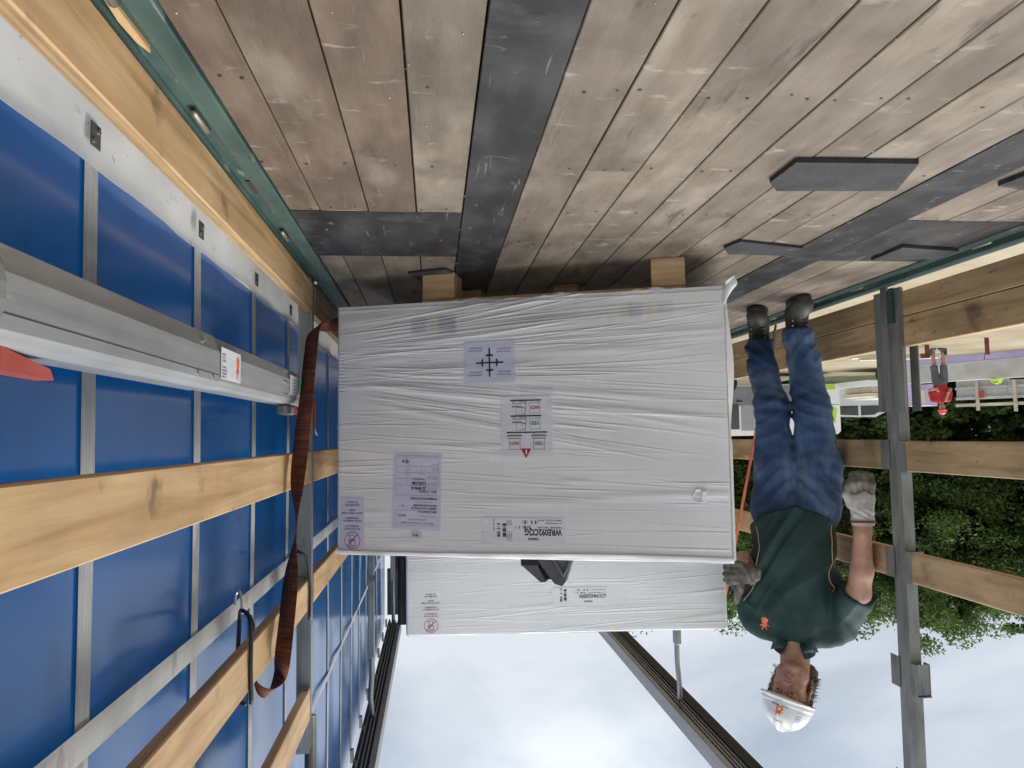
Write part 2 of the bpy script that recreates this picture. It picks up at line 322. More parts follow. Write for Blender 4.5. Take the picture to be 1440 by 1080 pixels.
# ------------------------------------------------------------------ ground outside
GZ = -1.5
M['sand'] = mat('sandy_building_site', [(.20, .158, .092), (.29, .24, .15), (.36, .31, .22)], .5, (1, 1, 1), .9, .04, 1.3, (1, 1, 1), mott=.3, mscale=.22, detail=9,
                spots=[(.8, (.35, 1.6, 1), .60, .72, (.22, .17, .10), .6), (6, (1, 1, 1), .64, .72, (.26, .21, .14), .6)])
M['grass'] = mat('rough_grass', [(.045, .07, .02), (.08, .12, .035), (.13, .14, .06)], 2.5, rough=.9, bump=.03, bscale=9, mott=.4, mscale=.5)
n = 90; xs = np.linspace(-160, 160, n); ys = np.linspace(-120, 200, n)
gx, gy = np.meshgrid(xs, ys, indexing='ij')
gzv = GZ+.04*np.sin(gx*.31+gy*.17)*np.sin(gy*.23)
obj('ground', grid_mesh('ground', np.stack([gx, gy, gzv], -1)), M['sand'])['kind'] = 'structure'

# ================================================================== THE TRUCK
XR, XL, YB, YF = .45, -1.84, -1.6, 9.0                    # right and left board faces, back and front ends
floor = bpy.data.objects.new('truck_floor', None); C.objects.link(floor); tag(floor, 'weathered truck deck of long plywood planks and black plates', kind='structure')
MB().box(-1.72, .376, YB, YF, -.08, -.03).build('subfloor', M['gap'], floor)
cols = [(.294, .374), (.169, .294), (.043, .169), (-.079, .043), (-.343, -.219), (-.468, -.343), (-.595, -.468), (-.708, -.595), (-.828, -.708), (-.946, -.828), (-1.064, -.946), (-1.182, -1.064), (-1.465, -1.341), (-1.590, -1.465), (-1.715, -1.590)]
joints = {5: [1.66, 4.6], 8: [2.22, 5.4], 6: [3.4], 4: [4.1], 7: [.35, 3.9], 9: [3.0], 10: [.5, 4.8], 11: [3.6]}
def plank(x0, x1, y0, y1, red=False):
    g = .0012+.0012*random.random(); z = random.uniform(-.0012, .0008)
    o = MB().box(x0+g-(x0+x1)/2, x1-g-(x0+x1)/2, -(y1-y0)/2+.0015, (y1-y0)/2-.0015, -.027, 0, bev=.0018).build('plank', M['plankred'] if red else M['plank'], floor, loc=((x0+x1)/2, (y0+y1)/2, z))
    return o
for i, (x0, x1) in enumerate(cols):
    side = i < 4 or i >= 12
    cuts = [YB]+(([2.002, 2.497, 5.0, 5.5]) if side else joints.get(i, []))+[YF]
    segs = [(YB, 2.002), (2.497, 5.0), (5.5, YF)] if side else list(zip(cuts[:-1], cuts[1:]))
    for a, b in segs: plank(x0, x1, a, b, i < 3 and b < 2.2)
for x0, x1 in ((-.219, -.079), (-1.341, -1.182)):
    MB().box(x0+.0015-(x0+x1)/2, x1-.0015-(x0+x1)/2, -(YF-YB)/2, (YF-YB)/2, -.027, 0, bev=.0015).build('dark_strip', M['black'], floor, loc=((x0+x1)/2, (YF+YB)/2, .0012))
for x0, x1 in ((-.079, .374), (-1.715, -1.341)):
    for yc in (2.2495, 5.25):
        MB().box(x0+.001-(x0+x1)/2, x1-.001-(x0+x1)/2, -.246, .246, -.027, 0, bev=.0015).build('cross_plate', M['black'], floor, loc=((x0+x1)/2, yc, .0008))
nb = MB()
for y in [.1, .5, .88, 1.265, 1.645, 1.975, 2.31, 2.7, 3.1, 3.5, 3.9, 4.3]:
    for i, (x0, x1) in enumerate(cols):
        if (i < 4 or i >= 12) and 1.99 < y < 2.52: continue
        for q in (.25, .75):
            if random.random() < .25: continue
            cx, cy = x0+(x1-x0)*q+random.uniform(-.016, .016), y+random.uniform(-.014, .014); r = random.uniform(.0028, .0042)
            nb.add([(cx+r*math.cos(k*PI/3)*1.2, cy+r*math.sin(k*PI/3), .0014) for k in range(6)]+[(cx, cy, .0022)], [(k, (k+1) % 6, 6) for k in range(6)])
nb.build('nail_heads', mat('rusty_nail_head', [(.03, .024, .02), (.09, .07, .055)], 90, rough=.6), floor)['kind'] = 'stuff'
cb = MB()                                                 # wood chips and light crumbs lying in the joints
for _ in range(130):
    i = random.randrange(len(cols)); x = cols[i][0] if random.random() < .55 else random.uniform(-1.7, .37); y = random.uniform(.7, 3.2); r = random.uniform(.0012, .0032); a = random.random()*6
    cb.add([(x+r*math.cos(a), y+r*math.sin(a), .001), (x+r*math.cos(a+2.2), y+r*math.sin(a+2.2), .001), (x+r*.8*math.cos(a+4), y+r*.8*math.sin(a+4), .0012), (x, y, .001+r*.8)], [(0, 1, 3), (1, 2, 3), (2, 0, 3), (0, 2, 1)])
cb.build('wood_crumbs', mat('pale_crumbs', [(.42, .36, .28), (.62, .57, .48)], 300, rough=.8), floor)['kind'] = 'stuff'
# green edge rails with lashing slots
for sx, xi, xo, nm in ((1, .376, .452, 'r'), (-1, -1.717, -1.80, 'l')):
    rb = MB()
    rb.box(min(xi, xi+sx*.042), max(xi, xi+sx*.042), YB, YF, -.03, .006, bev=.003)
    rb.box(min(xi+sx*.042, xo), max(xi+sx*.042, xo), YB, YF, -.06, -.012)
    rb.box(min(xo, xo+sx*.05), max(xo, xo+sx*.05), YB, YF, -.22, -.004 if sx > 0 else .012)
    rail = rb.build('side_rail', M['green'], floor)
    for y in (-.4, .28, .73, 1.45, 2.265, 3.0, 3.8, 4.6, 5.6, 6.6):
        xc = xi+sx*.058
        if y > 2.9 and sx > 0: continue
        MB().tube([(xc, y-.045, -.006), (xc, y-.04, -.001), (xc, y+.04, -.001), (xc, y+.045, -.006)], .0065, 8).build('lashing_pin', M['brass'], rail, True)
    for y in (1.855,):
        if sx > 0: MB().box(xi+.03, xi+.062, y-.05, y+.045, -.011, -.0085).build('lashing_hole', M['gap'], rail)
# torn wood sliver stuck in the right rail
MB().prism([(.436, 1.055), (.446, 1.05), (.45, 1.11), (.446, 1.17), (.437, 1.20), (.433, 1.185)], -.0115, -.006).build('wood_sliver', M['pineend'])
sl_ = bpy.data.objects['wood_sliver']; tag(sl_, 'torn pale wood sliver lodged in the green floor rail', 'wood sliver')
pn = MB().tube([(.43, .93, -.002), (.432, 1.052, -.002)], .009, 8).build('loose_steel_rod', M['brass'], None, True); tag(pn, 'short steel rod lying in the green floor rail by the wood sliver', 'rod')

# rubber pads on the deck
def pad(poly, z0, th, label):
    o = MB().prism(poly, z0, z0+th).build('rubber_pad', M['rubber']); tag(o, label, 'rubber mat', 'black anti slip mats on the deck'); return o
pad([(-.79, 1.547), (-1.068, 1.538), (-1.131, 1.72), (-.834, 1.738), (-.79, 1.68)], .001, .011, 'largest open black rubber pad lying alone on the planks')
pad([(-.925, 2.31), (-.945, 2.225), (-1.185, 2.30), (-1.175, 2.40), (-.97, 2.385)], .001, .008, 'small black rubber pad on the planks just in front of the pallet corner')
pad([(-1.50, 2.44), (-1.50, 2.26), (-1.82+.10, 2.30), (-1.715, 2.41)], .0022, .010, 'black rubber pad lying on the dark cross plate by the open side')
pad([(-1.36, 1.67), (-1.372, 1.585), (-1.62, 1.60), (-1.60, 1.74)], .001, .011, 'black rubber pad on the planks at the edge of the picture, nearest the open side')
pad([(.09, 2.725), (-.045, 2.655), (-.13, 2.86), (.02, 2.93)], .001, .008, 'black rubber pad squeezed under the front pallet block')

# side boards: slotted planks of both sides
def board(x, y0, y1, z0, z1, m, label, th=.028, dz=0, side=1):
    cy = (y0+y1)/2; mb = MB().box(0, th*side, -(y1-y0)/2, (y1-y0)/2, 0, z1-z0, bev=.003) if side > 0 else MB().box(-th, 0, -(y1-y0)/2, (y1-y0)/2, 0, z1-z0, bev=.003)
    o = mb.build('side_board', [m], None, loc=(x, cy, z0))
    for p in o.data.polygons: pass
    return tag(o, label, 'wooden board', 'slotted wooden side boards')
def board2(*a, **k):                                      # a board whose long narrow edges show plywood layers
    o = board(*a, **k); o.data.materials.append(M['pineend'])
    for p in o.data.polygons:
        if abs(p.normal.z) > .9: p.material_index = 1
    return o
P0, P1, P2 = 2.90, 5.87, 8.86                              # post positions
zt = [(.012, .126), (.643, .757), (1.098, 1.206), (1.49, 1.603)]
nmz = ['bottom', 'second', 'third', 'top']
for i, (a, b) in enumerate(zt):
    board2(XR, -.5, P0-.035, a, b, M['pine'], 'pale pine side board before the blue curtain, %s' % ('lowest, along the green rail' if i == 0 else 'second up, above the loading beam' if i == 1 else 'third up, carrying the cord loop' if i == 2 else 'topmost'))
    if i < 3: board2(XR, P0+.05, P1-.04, a, b, M['pine' if i else 'oldboard'], 'pine side board beyond the galvanised post, %s level, partly hidden by the wrapped crates' % nmz[i])
zl = [(.048, .1460), (.1485, .268), (.638, .757), (1.070, 1.188)]
for i, (a, b) in enumerate(zl):
    board2(XL, -.5, P0-.075, a, b, M['oldboard'], 'weathered board on the open side before the tall post, %s one' % ('lowest' if i == 0 else 'second lowest' if i == 1 else 'middle height' if i == 2 else 'highest'), side=-1)
    board2(XL, P0+.045, P1-.05, a-.004, b-.004, M['oldboard'], 'weathered board on the open side behind the standing man, %s one' % ('lowest' if i == 0 else 'second lowest' if i == 1 else 'middle height' if i == 2 else 'highest'), side=-1)

# posts
def cpost(x, y, s, z0, z1, label, far=False):
    t = thing('side_post', label, 'post', (x, y, 0), 0, 'galvanised side posts')
    b = MB()
    b.box(min(0, s*.045), max(0, s*.045), -.038, -.034, z0, z1)                      # web facing the rear
    b.box(min(0, s*.003), max(0, s*.003), -.034, .040, z0, z1)                       # inner face
    b.box(min(s*.003, s*.045), max(s*.003, s*.045), .036, .040, z0, z1)
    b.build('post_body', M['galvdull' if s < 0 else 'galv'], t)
    return t
tR = cpost(XR+.004, P0, 1, -.02, 1.72, 'galvanised post standing at the right before the blue curtain beside the near crate')
MB().box(-.006, .001, -.037, -.008, .02, 1.7).build('post_lip', M['galv'], tR)
MB().tube([(-.012, -.01, -.002), (-.012, -.01, .016)], .012, 10).build('post_foot_bolt', M['steel'], tR, True)
for a, b in zt[1:]:
    MB().box(-.004, .04, -.068, -.038, a-.006, a-.003).build('board_bracket', M['galv'], tR)
for k, z in enumerate((.50,)):
    lt = MB().box(-.014, -.006, -.006, .012, z-.05, z+.05, bev=.003).build('latch', M['red'], tR)
    MB().tube([(-.012, .0, z+.052), (-.012, .006, z+.07), (-.02, .012, z+.085)], .004, 6).build('latch_hook', M['steel'], lt, True)
tP = MB()
tP.tube([(0, 0, 1.6), (0, 0, 2.28), (-.0, .0, 2.42), (-.03, .0, 2.62), (-.03, 0, 2.74)], .021, 8)
tP.build('upper_tube', M['galv'], tR, True)
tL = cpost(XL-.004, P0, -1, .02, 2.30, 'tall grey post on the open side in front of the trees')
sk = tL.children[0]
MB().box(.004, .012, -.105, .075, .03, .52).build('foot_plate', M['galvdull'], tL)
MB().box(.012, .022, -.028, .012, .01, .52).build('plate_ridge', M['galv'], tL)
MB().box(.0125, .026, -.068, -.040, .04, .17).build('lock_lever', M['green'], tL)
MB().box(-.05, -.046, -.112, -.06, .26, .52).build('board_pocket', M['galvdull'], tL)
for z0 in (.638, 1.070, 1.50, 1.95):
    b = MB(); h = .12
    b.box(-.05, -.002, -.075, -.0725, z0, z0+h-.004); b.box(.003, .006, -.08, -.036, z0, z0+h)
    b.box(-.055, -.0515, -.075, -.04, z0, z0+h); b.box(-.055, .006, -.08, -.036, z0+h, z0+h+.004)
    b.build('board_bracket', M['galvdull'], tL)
    MB().box(.003, .006, .028, .085, z0-.004, z0+h-.004).build('bracket_tab', M['galvdull'], tL)
for x, s, lab in ((XR+.004, 1, 'slim galvanised post with bent top against the curtain behind the crates'), (XL-.004, -1, 'far post whose bent top meets the roof rail over the rear crate')):
    t = thing('side_post', lab, 'post', (x, P1, 0), 0, 'galvanised side posts')
    b = MB(); b.box(min(0, s*.045), max(0, s*.045), -.038, .038, .0, 2.22, bev=.004); b.build('post_body', M['galv'], t)
    MB().tube(smooth_path([(s*.02, 0, 2.15), (s*.02, 0, 2.36), (s*.03, 0, 2.5), (-.01+s*.03, .02, 2.66)], 5), .02, 8).build('upper_tube', M['galv'], t, True)
    MB().box(min(0, s*.05), max(0, s*.05), -.042, .042, 1.62, 1.66).build('clamp_collar', M['galvdull'], t)
t = thing('side_post', 'front corner post at the far end of the blue curtain', 'post', (XR+.004, P2, 0), 0, 'galvanised side posts')
MB().box(0, .05, -.04, .04, 0, 2.2, bev=.004).build('post_body', M['galv'], t); MB().tube(smooth_path([(.02, 0, 2.15), (.02, 0, 2.4), (.02, .02, 2.7)], 4), .02, 8).build('upper_tube', M['galv'], t, True)

# roof rails
for s, x, lab in ((1, XR-.03, 'aluminium roof rail along the top of the blue curtain'), (-1, XL+.0, 'grooved aluminium roof rail crossing the sky above the open side')):
    t = thing('roof_rail', lab, 'roof rail', (x, 0, 2.68), 0, 'roof rails')
    X = lambda a, b: (min(s*a, s*b), max(s*a, s*b))
    MB().box(*X(-.03, .012), YB, YF, 0, .12, bev=.004).build('inner_lip', M['railalu'], t)
    MB().box(*X(.012, .098), YB, YF, .03, .12).build('track_roof', M['aludark'], t)
    for k, a in enumerate((.03, .055, .085)): MB().box(*X(a, a+.009), YB, YF, .004, .03).build('track_rib', M['railalu'], t)
    if s < 0: MB().box(*X(.098, .18), YB, YF, -.008, .12).build('outer_flap', M['blackpvc'], t)
    else: MB().box(*X(.098, .112), YB, YF, -.01, .12).build('outer_lip', M['aludark'], t)
    if s > 0:
        for k in range(14):
            y = 1.0+k*.585; q = MB(); q.box(.108, .128, y-.02, y+.02, -.10, -.02); q.tube([(.10, y, -.03), (.10, y, .02)], .010, 8)
            q.build('curtain_roller', M['steel'], t)
# front wall
t = thing('front_wall', 'dark front bulkhead of the truck behind the wrapped crates', 'bulkhead', (0, YF, 0))
for k in range(6): MB().box(XL+.0+k*.385, XL+.0+k*.385+.375, .0, .04, .0, 2.1, bev=.004).build('wall_panel', M['aludark'], t)
MB().box(XL-.05, XR+.1, -.01, .05, 2.1, 2.62).build('header_beam', M['green'], t)

# curtain
XC = .585
cur = thing('side_curtain', 'blue truck side curtain with grey webbing and white hem', 'curtain', (XC, 0, 0))
yy = np.linspace(YB, YF, 260); zz = np.concatenate([np.linspace(.118, 2.74, 70)])
def bulge(y, z): return .006*np.sin((y-1.345)/.585*2*PI+PI/2)*np.sin(np.clip(z/2.7, 0, 1)*PI)*-.6 + .002*np.sin(y*1.7+z*1.3) + .0015*np.sin(z*5+y*.6)
Y2, Z2 = np.meshgrid(yy, zz, indexing='ij')
me = grid_mesh('curtain_sheet', np.stack([bulge(Y2, Z2), Y2, Z2], -1)); obj('curtain_sheet', me, M['blue'], cur)
Ys = [1.345+.585*k for k in range(-5, 14)]
for y in Ys:
    if y < YB+.1: continue
    z = np.linspace(.118, 2.72, 40); a = np.stack([np.stack([bulge(y+q, z)-.004, np.full(40, y+q), z], -1) for q in (-.026, .026)])
    obj('webbing_strap', grid_mesh('webbing_strap', a), M['web'], cur)
for z0, z1 in ((1.062, 1.117), (1.845, 1.872)):
    a = np.stack([np.stack([np.full(len(yy), -.0125), yy, np.full(len(yy), zq)], -1) for zq in (z0, z1)])
    obj('horizontal_webbing', grid_mesh('horizontal_webbing', a), M['webw'], cur)
zh = np.linspace(-.12, .13, 12); Y3, Z3 = np.meshgrid(yy, zh, indexing='ij')
Hx = -.010-.010*np.clip((.09-Z3)/.09, 0, 1)**1.5+.0045*np.sin(Y3*7.3)+.003*np.sin(Y3*17+Z3*20)
hem = obj('hem', grid_mesh('hem', np.stack([Hx, Y3, Z3+.004*np.sin(Y3*1.9)], -1)), M['hem'], cur)
for y in Ys:
    if not -.2 < y < 3.5: continue
    q = MB().box(-.023, -.0205, y-.052, y-.016, .064, .106, bev=.001).build('buckle', M['greyplastic'], hem)
    MB().tube([(-.0225, y-.042, .095), (-.0255, y-.042, .095)], .005, 8).tube([(-.0225, y-.026, .075), (-.0255, y-.026, .075)], .005, 8).build('rivet', M['steel'], hem)

# aluminium loading beam parked along the boards
bm = thing('loading_beam', 'telescopic aluminium loading beam parked along the blue curtain', 'loading beam', (XR, 0, 0), 0)
prof = lambda k: [(.045, .380*1), (.012, .384), (-.002, .418), (-.002, .480), (.004, .492), (.016, .498), (.060, .498), (.066, .49), (.066, .39)]
def beam_part(name, y0, y1, grow, m):
    cx, cz = .03, .44; pr = [(cx+(a-cx)*grow, cz+(b-cz)*grow) for a, b in prof(0)]
    return MB().prism(pr, y0, y1, lambda a, b, c: (a, c, b-.0055*(c-.85))).build(name, m, bm)
outer = beam_part('outer_tube', -.3, 1.64, 1.0, M['alu']); inner = beam_part('inner_tube', 1.64, 2.70, .965, M['alu'])
fl = lambda a, b, y: (a, y, b-.0055*(y-.85))
for zg, tk in ((.462, .0012),): MB().box(-.0032, -.0018, -.3, 1.64, zg, zg+tk).build('groove', M['aludark'], outer)
MB().box(-.0016, .002, -.3, 1.64, .4165, .4185).build('ridge', M['steel'], outer)
for y, zs_ in ((1.50, (.475,)), (1.60, (.475,)), (1.545, (.405,)), (2.34, (.395, .43, .468)), (2.38, (.395, .43, .468))):
    for z in zs_: MB().tube([(-.0036, y, z-.006), (.002, y, z-.006)], .005, 8).build('rivet', M['steel'], inner if y > 2 else outer)
for y0, L_, nm in ((.838, .0, 'near'), (2.56, 0, 'far')):
    k = 1 if y0 < 2 else .8
    body = MB().box(.010, .040, y0-.16*k, y0+.02*k, .500, .528, bev=.004).build('handle_base', M['galvdull'], bm, loc=(0, 0, -.0055*(y0-.85)))
    MB().add([(.010, y0+.02*k, .505), (.040, y0+.02*k, .505), (.040, y0+.02*k, .531), (.010, y0+.02*k, .531), (.014, y0+.135*k, .520), (.036, y0+.135*k, .520), (.036, y0+.145*k, .533), (.014, y0+.145*k, .533)],
             [(0, 1, 2, 3), (4, 7, 6, 5), (0, 4, 5, 1), (1, 5, 6, 2), (2, 6, 7, 3), (3, 7, 4, 0)]).build('handle', M['red'], bm, loc=(0, 0, -.010-.0055*(y0-.85)))
MB().prism([(math.cos(a)*.03+.03, math.sin(a)*.058+.44) for a in np.linspace(0, 2*PI, 20)[:-1]], .70, .836, lambda a, b, c: (a-.006, c, b)).build('end_cap', M['galvdull'], bm)
st = MB().box(-.0034, -.0022, 1.655, 1.815, .405, .472).build('sticker', M['paperw'], inner, loc=(0, 0, -.004))
pr = Print(); lion(pr, .004, .008, .052)
for k in range(8): pr.text(('STACOBAR', 'LADEBALKEN', 'MAX 1000 KG', 'BELASTING', 'T', 'VERDEELD', 'LADUNG', '800 DAN')[k], .150 if k == 4 else .152-.0, .057-k*.0068, .0062, 'ink', .0001, wid=None, align='RIGHT')
pr.build(st, lambda a, b, l: (-.0034-l, 1.812-a, .408+b), .0004)
st2 = MB().box(-.0034, -.0022, 2.43, 2.66, .405, .465).build('sticker', M['paperw'], inner, loc=(0, 0, -.009))
MB().box(-.0042, -.0036, 2.57, 2.65, .407, .463).build('green_panel', M['inkgreen'], st2)
pr = Print()
for k in range(5): pr.rect(.0, .09, .008+k*.010, .011+k*.010, 'inkgrey')
pr.build(st2, lambda a, b, l: (-.0034-l, 2.55-a, .408+b), .0004)

# grimy red lashing strap draped over the third board
pts = [(.32, 3.05, .13), (.385, 2.93, .165), (.415, 2.84, .205), (.432, 2.74, .31), (.44, 2.675, .435), (.44, 2.575, .60), (.438, 2.50, .735), (.436, 2.49, .865), (.432, 2.41, .995), (.428, 2.345, 1.11), (.428, 2.285, 1.20), (.437, 2.245, 1.262), (.448, 2.19, 1.285), (.468, 2.17, 1.28), (.488, 2.165, 1.25), (.500, 2.18, 1.19), (.505, 2.22, 1.1)]
wds = [(.0, .01, .026), (.010, .010, .024), (.022, .010, .014), (.024, .012, .006), (.024, .014, .004), (.026, .014, .0), (.022, .014, .0), (.004, .022, .0), (.022, .016, .0), (.024, .018, -.004), (.024, .02, -.006), (.020, .026, -.004), (.012, .018, .012), (.004, .018, .020), (.0, .016, .024), (0, .016, .024), (0, .02, .02)]
pts = [(min(p[0], .417) if 1 < i < 11 else p[0], p[1]-(.11 if 1 < i < 11 else 0), p[2]) for i, p in enumerate(pts)]
sm = smooth_path(pts, 6); sw = smooth_path(wds, 6)
st_ = MB().ribbon(sm, sw, .0018).build('lashing_strap', M['strapred'], None, True); tag(st_, 'grimy dark red lashing strap draped over a pine board by the post', 'strap')
# elastic cord loops on the third board
hy = 1.985
t = thing('elastic_loop', 'black elastic cord loop with steel hook round the third pine board', 'cord loop', (0, 0, 0), 0, 'black elastic loops on the pine boards')
MB().tube(smooth_path([(.445, 1.945, 1.235), (.444, 1.93, 1.15), (.444, 1.93, 1.065), (.452, 1.945, 1.03), (.478, 1.985, 1.022), (.492, 2.02, 1.04), (.496, 2.02, 1.12), (.494, 1.99, 1.20), (.478, 1.955, 1.228), (.458, 1.945, 1.237)], 5), .0055, 8).build('cord', M['cord'], t, True)
MB().tube(smooth_path([(.478, 1.985, 1.03), (.482, 1.99, .99), (.49, 1.995, .975), (.498, 2.0, .985), (.50, 2.0, 1.01)], 5), .0035, 8).build('hook', M['steel'], t, True)
t = thing('elastic_loop', 'black elastic cord loop beside the galvanised post, half behind the red strap', 'cord loop', (0, 0, 0), 0, 'black elastic loops on the pine boards')
MB().tube(smooth_path([(.444, 2.80, 1.235), (.443, 2.80, 1.12), (.446, 2.76, 1.02), (.470, 2.74, .99), (.49, 2.78, 1.0), (.494, 2.80, 1.1), (.488, 2.82, 1.22)], 5), .0055, 8).build('cord', M['cord'], t, True)
# red strap from the open-side rail up to the crates
t = thing('tie_down_strap', 'taut clean red tie down strap rising beside the man towards the crate', 'strap', (0, 0, 0))
a = Vector((-1.80, 3.82, .03)); e = Vector((-1.478, 3.90, 1.56)); b = a.lerp(e, .11)
MB().ribbon([b, b.lerp(e, .5), e, Vector((-1.44, 3.95, 1.572)), Vector((-1.2, 4.25, 1.575))], [(.014, -.016, 0)]*5, .003).build('webbing', M['straporange'], t)
MB().tube([b, b.lerp(a, .35), b.lerp(a, .6), a], [.012, .016, .010, .006], 8).build('hook', M['steel'], t, True)

# ================================================================== PALLETS AND WRAPPED CRATES
M['palletwood'] = mat('pallet_softwood', [(.34, .20, .09), (.50, .32, .16), (.60, .42, .23)], 2.2, (1.2, 14, 14), .65, .0012, 4, (2, 24, 24), ndist=.7, mott=.25, mscale=5, spots=[(7, (1, 2, 2), .63, .72, (.18, .12, .07), .6)])
def pallet(loc, rz, label, x0, x1, dep, zb=.1, th=.026):
    t = thing('pallet', label, 'pallet', loc, rz, 'pallets under the crates')
    for x in ((x0, x0+.115), (.5*(x0+x1)-.05, .5*(x0+x1)+.05), (x1-.122, x1)):
        for k, y in enumerate((0, dep*.45, dep-.1)):
            if k == 0 and x[0] > x0 and x[1] < x1: continue
            MB().box(x[0]+random.uniform(-.003, .003), x[1], y+.004, y+.104, 0, zb, bev=.003).build('block', M['palletwood'], t)
    for y in (0, dep*.45, dep-.1): MB().box(x0-.0, x1, y-.004, y+.1, zb+.001, zb+th, bev=.003).build('deck_board', M['palletwood'], t)
    return t
def crease_field(W, Hh, nx, nz, n, seed, slope=None, amp=1.):
    r = np.random.default_rng(seed); xs = np.linspace(0, W, nx); zs = np.linspace(0, Hh, nz); D = np.zeros((nx, nz), np.float32); X, Z = np.meshgrid(xs, zs, indexing='ij')
    for i in range(n):
        L_ = r.uniform(.12, .75) if r.random() < .8 else r.uniform(.7, 1.3); z0 = r.uniform(0, Hh); xc = r.uniform(-.05, W+.05)
        s = (slope(z0/Hh, xc/W) if slope else 0)+r.normal(0, .040); cv = r.normal(0, .05); wd = r.uniform(.0013, .0032) if r.random() < .82 else r.uniform(.007, .018); A = (r.uniform(.0004, .0013) if wd < .007 else r.uniform(.0008, .0022))*amp*(1.25 if L_ > .6 else 1)
        dx = X-xc; u = np.clip(dx/(L_/2), -1, 1); d = Z-(z0+s*dx+cv*dx*dx)
        m = (np.abs(dx) < L_/2) & (np.abs(d) < wd*6)
        tp = (1-u[m]**2)**1.3; q = d[m]/wd
        D[m] += A*tp*(np.exp(-q*q)*1.25-.35*np.exp(-((q+1.9)/1.5)**2))
    return D
class Crate:
    def __init__(s, name, label, loc, rz, W, Dp, z0, z1, seed, slope, n, cat='wrapped crate', amp=1., calm=(), fans=False):
        s.t = thing(name, label, cat, loc, rz); s.W, s.Dp, s.z0, s.z1 = W, Dp, z0, z1; s.H = z1-z0
        nx, nz = int(W/.0050), int(s.H/.0016)
        D = crease_field(W, s.H, nx, nz, n, seed, slope, amp)
        X, Z = np.meshgrid(np.linspace(0, W, nx), np.linspace(0, s.H, nz), indexing='ij')
        if fans:
            r = np.random.default_rng(seed+40)
            for k in range(64):
                low = k % 2; za = r.uniform(.07, .19) if low else r.uniform(.22, .36); xa = r.uniform(1.20, 1.37); xb = r.uniform(.0, .75); f = (1.37-xb)
                zb = za-(.19-za)*.8*f-r.uniform(-.01, .05)*f if low else za+((za-.22)*1.05+.02)*f*r.uniform(.7, 1.2)
                t = np.clip((xa-X)/(xa-xb), 0, 1); d = Z-(za+(zb-za)*t+.012*np.sin(t*PI)*r.normal()); wd = r.uniform(.0014, .0032) if k % 4 else r.uniform(.006, .013); q = d/wd
                tp = np.clip(t*9, 0, 1)*np.clip((1-t)*5, 0, 1)*((xa-X) > 0); D += (r.uniform(.0009, .0024)*tp*(np.exp(-q*q)-.3*np.exp(-((q+2)/1.5)**2))).astype(np.float32)
            pk = ((X > 1.315) & (X < 1.376)); D += (.0016*np.sin(Z*2*PI/.0125)*np.exp(-((X-1.372)/.012)**2)*((Z > .165) & (Z < .32))).astype(np.float32)
        for (a, b, c, d, k) in calm:
            mk = 1/(1+np.exp(-(X-a)/.01))*1/(1+np.exp((X-b)/.01))*1/(1+np.exp(-(Z+z0-c)/.01))*1/(1+np.exp((Z+z0-d)/.01)); D *= 1-mk*(1-k)
        D += (.0022*np.sin(X*5+Z*9+seed)+.0010*np.sin(Z*31+X*3+2*np.sin(X*2.3))).astype(np.float32)
        ed = np.clip(np.minimum(X, W-X)/.03, 0, 1)**.5
        s.D = D*(.25+.75*ed); s.nx, s.nz = nx, nz
        G = s.D.copy()                                     # smooth envelope the stickers lie on
        for ax in (0, 1):
            for _ in range(3): G = np.maximum(G, np.maximum(np.roll(G, 1, ax), np.roll(G, -1, ax)))
        for _ in range(16):
            for ax in (0, 1): G = (np.roll(G, 1, ax)+G+np.roll(G, -1, ax))/3
        s.G = np.maximum(G, 0)+.0004
        # one sheet round the four sides, then the top
        rad = .012; F = np.stack([X, -s.D, Z+z0], -1)
        F[..., 1] += rad*(1-np.sqrt(1-np.clip(1-np.minimum(X, W-X)/rad, 0, 1)**2)); top = np.clip(1-(s.H-Z)/rad, 0, 1); F[..., 1] += rad*(1-np.sqrt(1-top**2))*.9
        zi = np.linspace(0, nz-1, nz).astype(int)
        m = 60; ysd = np.linspace(rad*1.02, Dp, m)
        rs = np.random.default_rng(seed+5); DR = crease_field(Dp, s.H, m, nz, 70, seed+1, None, .9); DL = crease_field(Dp, s.H, m, nz, 70, seed+2, None, .9)
        Yg, Zg = np.meshgrid(ysd, np.linspace(0, s.H, nz), indexing='ij')
        Rg = np.stack([W+DR, Yg, Zg+z0], -1); Lg = np.stack([-DL, Yg, Zg+z0], -1)[::-1]
        bk = np.stack([np.stack([np.full(nz, x), np.full(nz, Dp), np.linspace(0, s.H, nz)+z0], -1) for x in np.linspace(W, 0, 6)])
        P = np.concatenate([Lg, F, Rg, bk[1:-1]], 0); P = np.concatenate([P, P[:1]], 0)
        me = grid_mesh('stretch_wrap', P); s.wrap = obj('stretch_wrap', me, M['wrap'], s.t)
        xg = np.linspace(rad*.6, W-rad*.6, 90); yg = np.linspace(rad*.5, Dp, 40); XX, YY = np.meshgrid(xg, yg, indexing='ij')
        T = np.stack([XX, YY, np.full_like(XX, z1-.001)+.003*np.sin(XX*30+YY*8)*np.sin(YY*20)*np.clip(YY/.05, 0, 1)], -1)
        obj('top_film', grid_mesh('top_film', T), M['wrap'], s.t)
        # hem lip of film bunched along the upper and lower edges
    def disp(s, x, z, G=False):
        fx = min(max(x/s.W*(s.nx-1), 0), s.nx-1.001); fz = min(max((z-s.z0)/s.H*(s.nz-1), 0), s.nz-1.001); i, j = int(fx), int(fz); a, b = fx-i, fz-j; D = s.G if G else s.D
        return float(D[i, j]*(1-a)*(1-b)+D[i+1, j]*a*(1-b)+D[i, j+1]*(1-a)*b+D[i+1, j+1]*a*b)
    def at(s, x, z, lift): return (x, -s.disp(x, z, True)-.0006-lift, z)
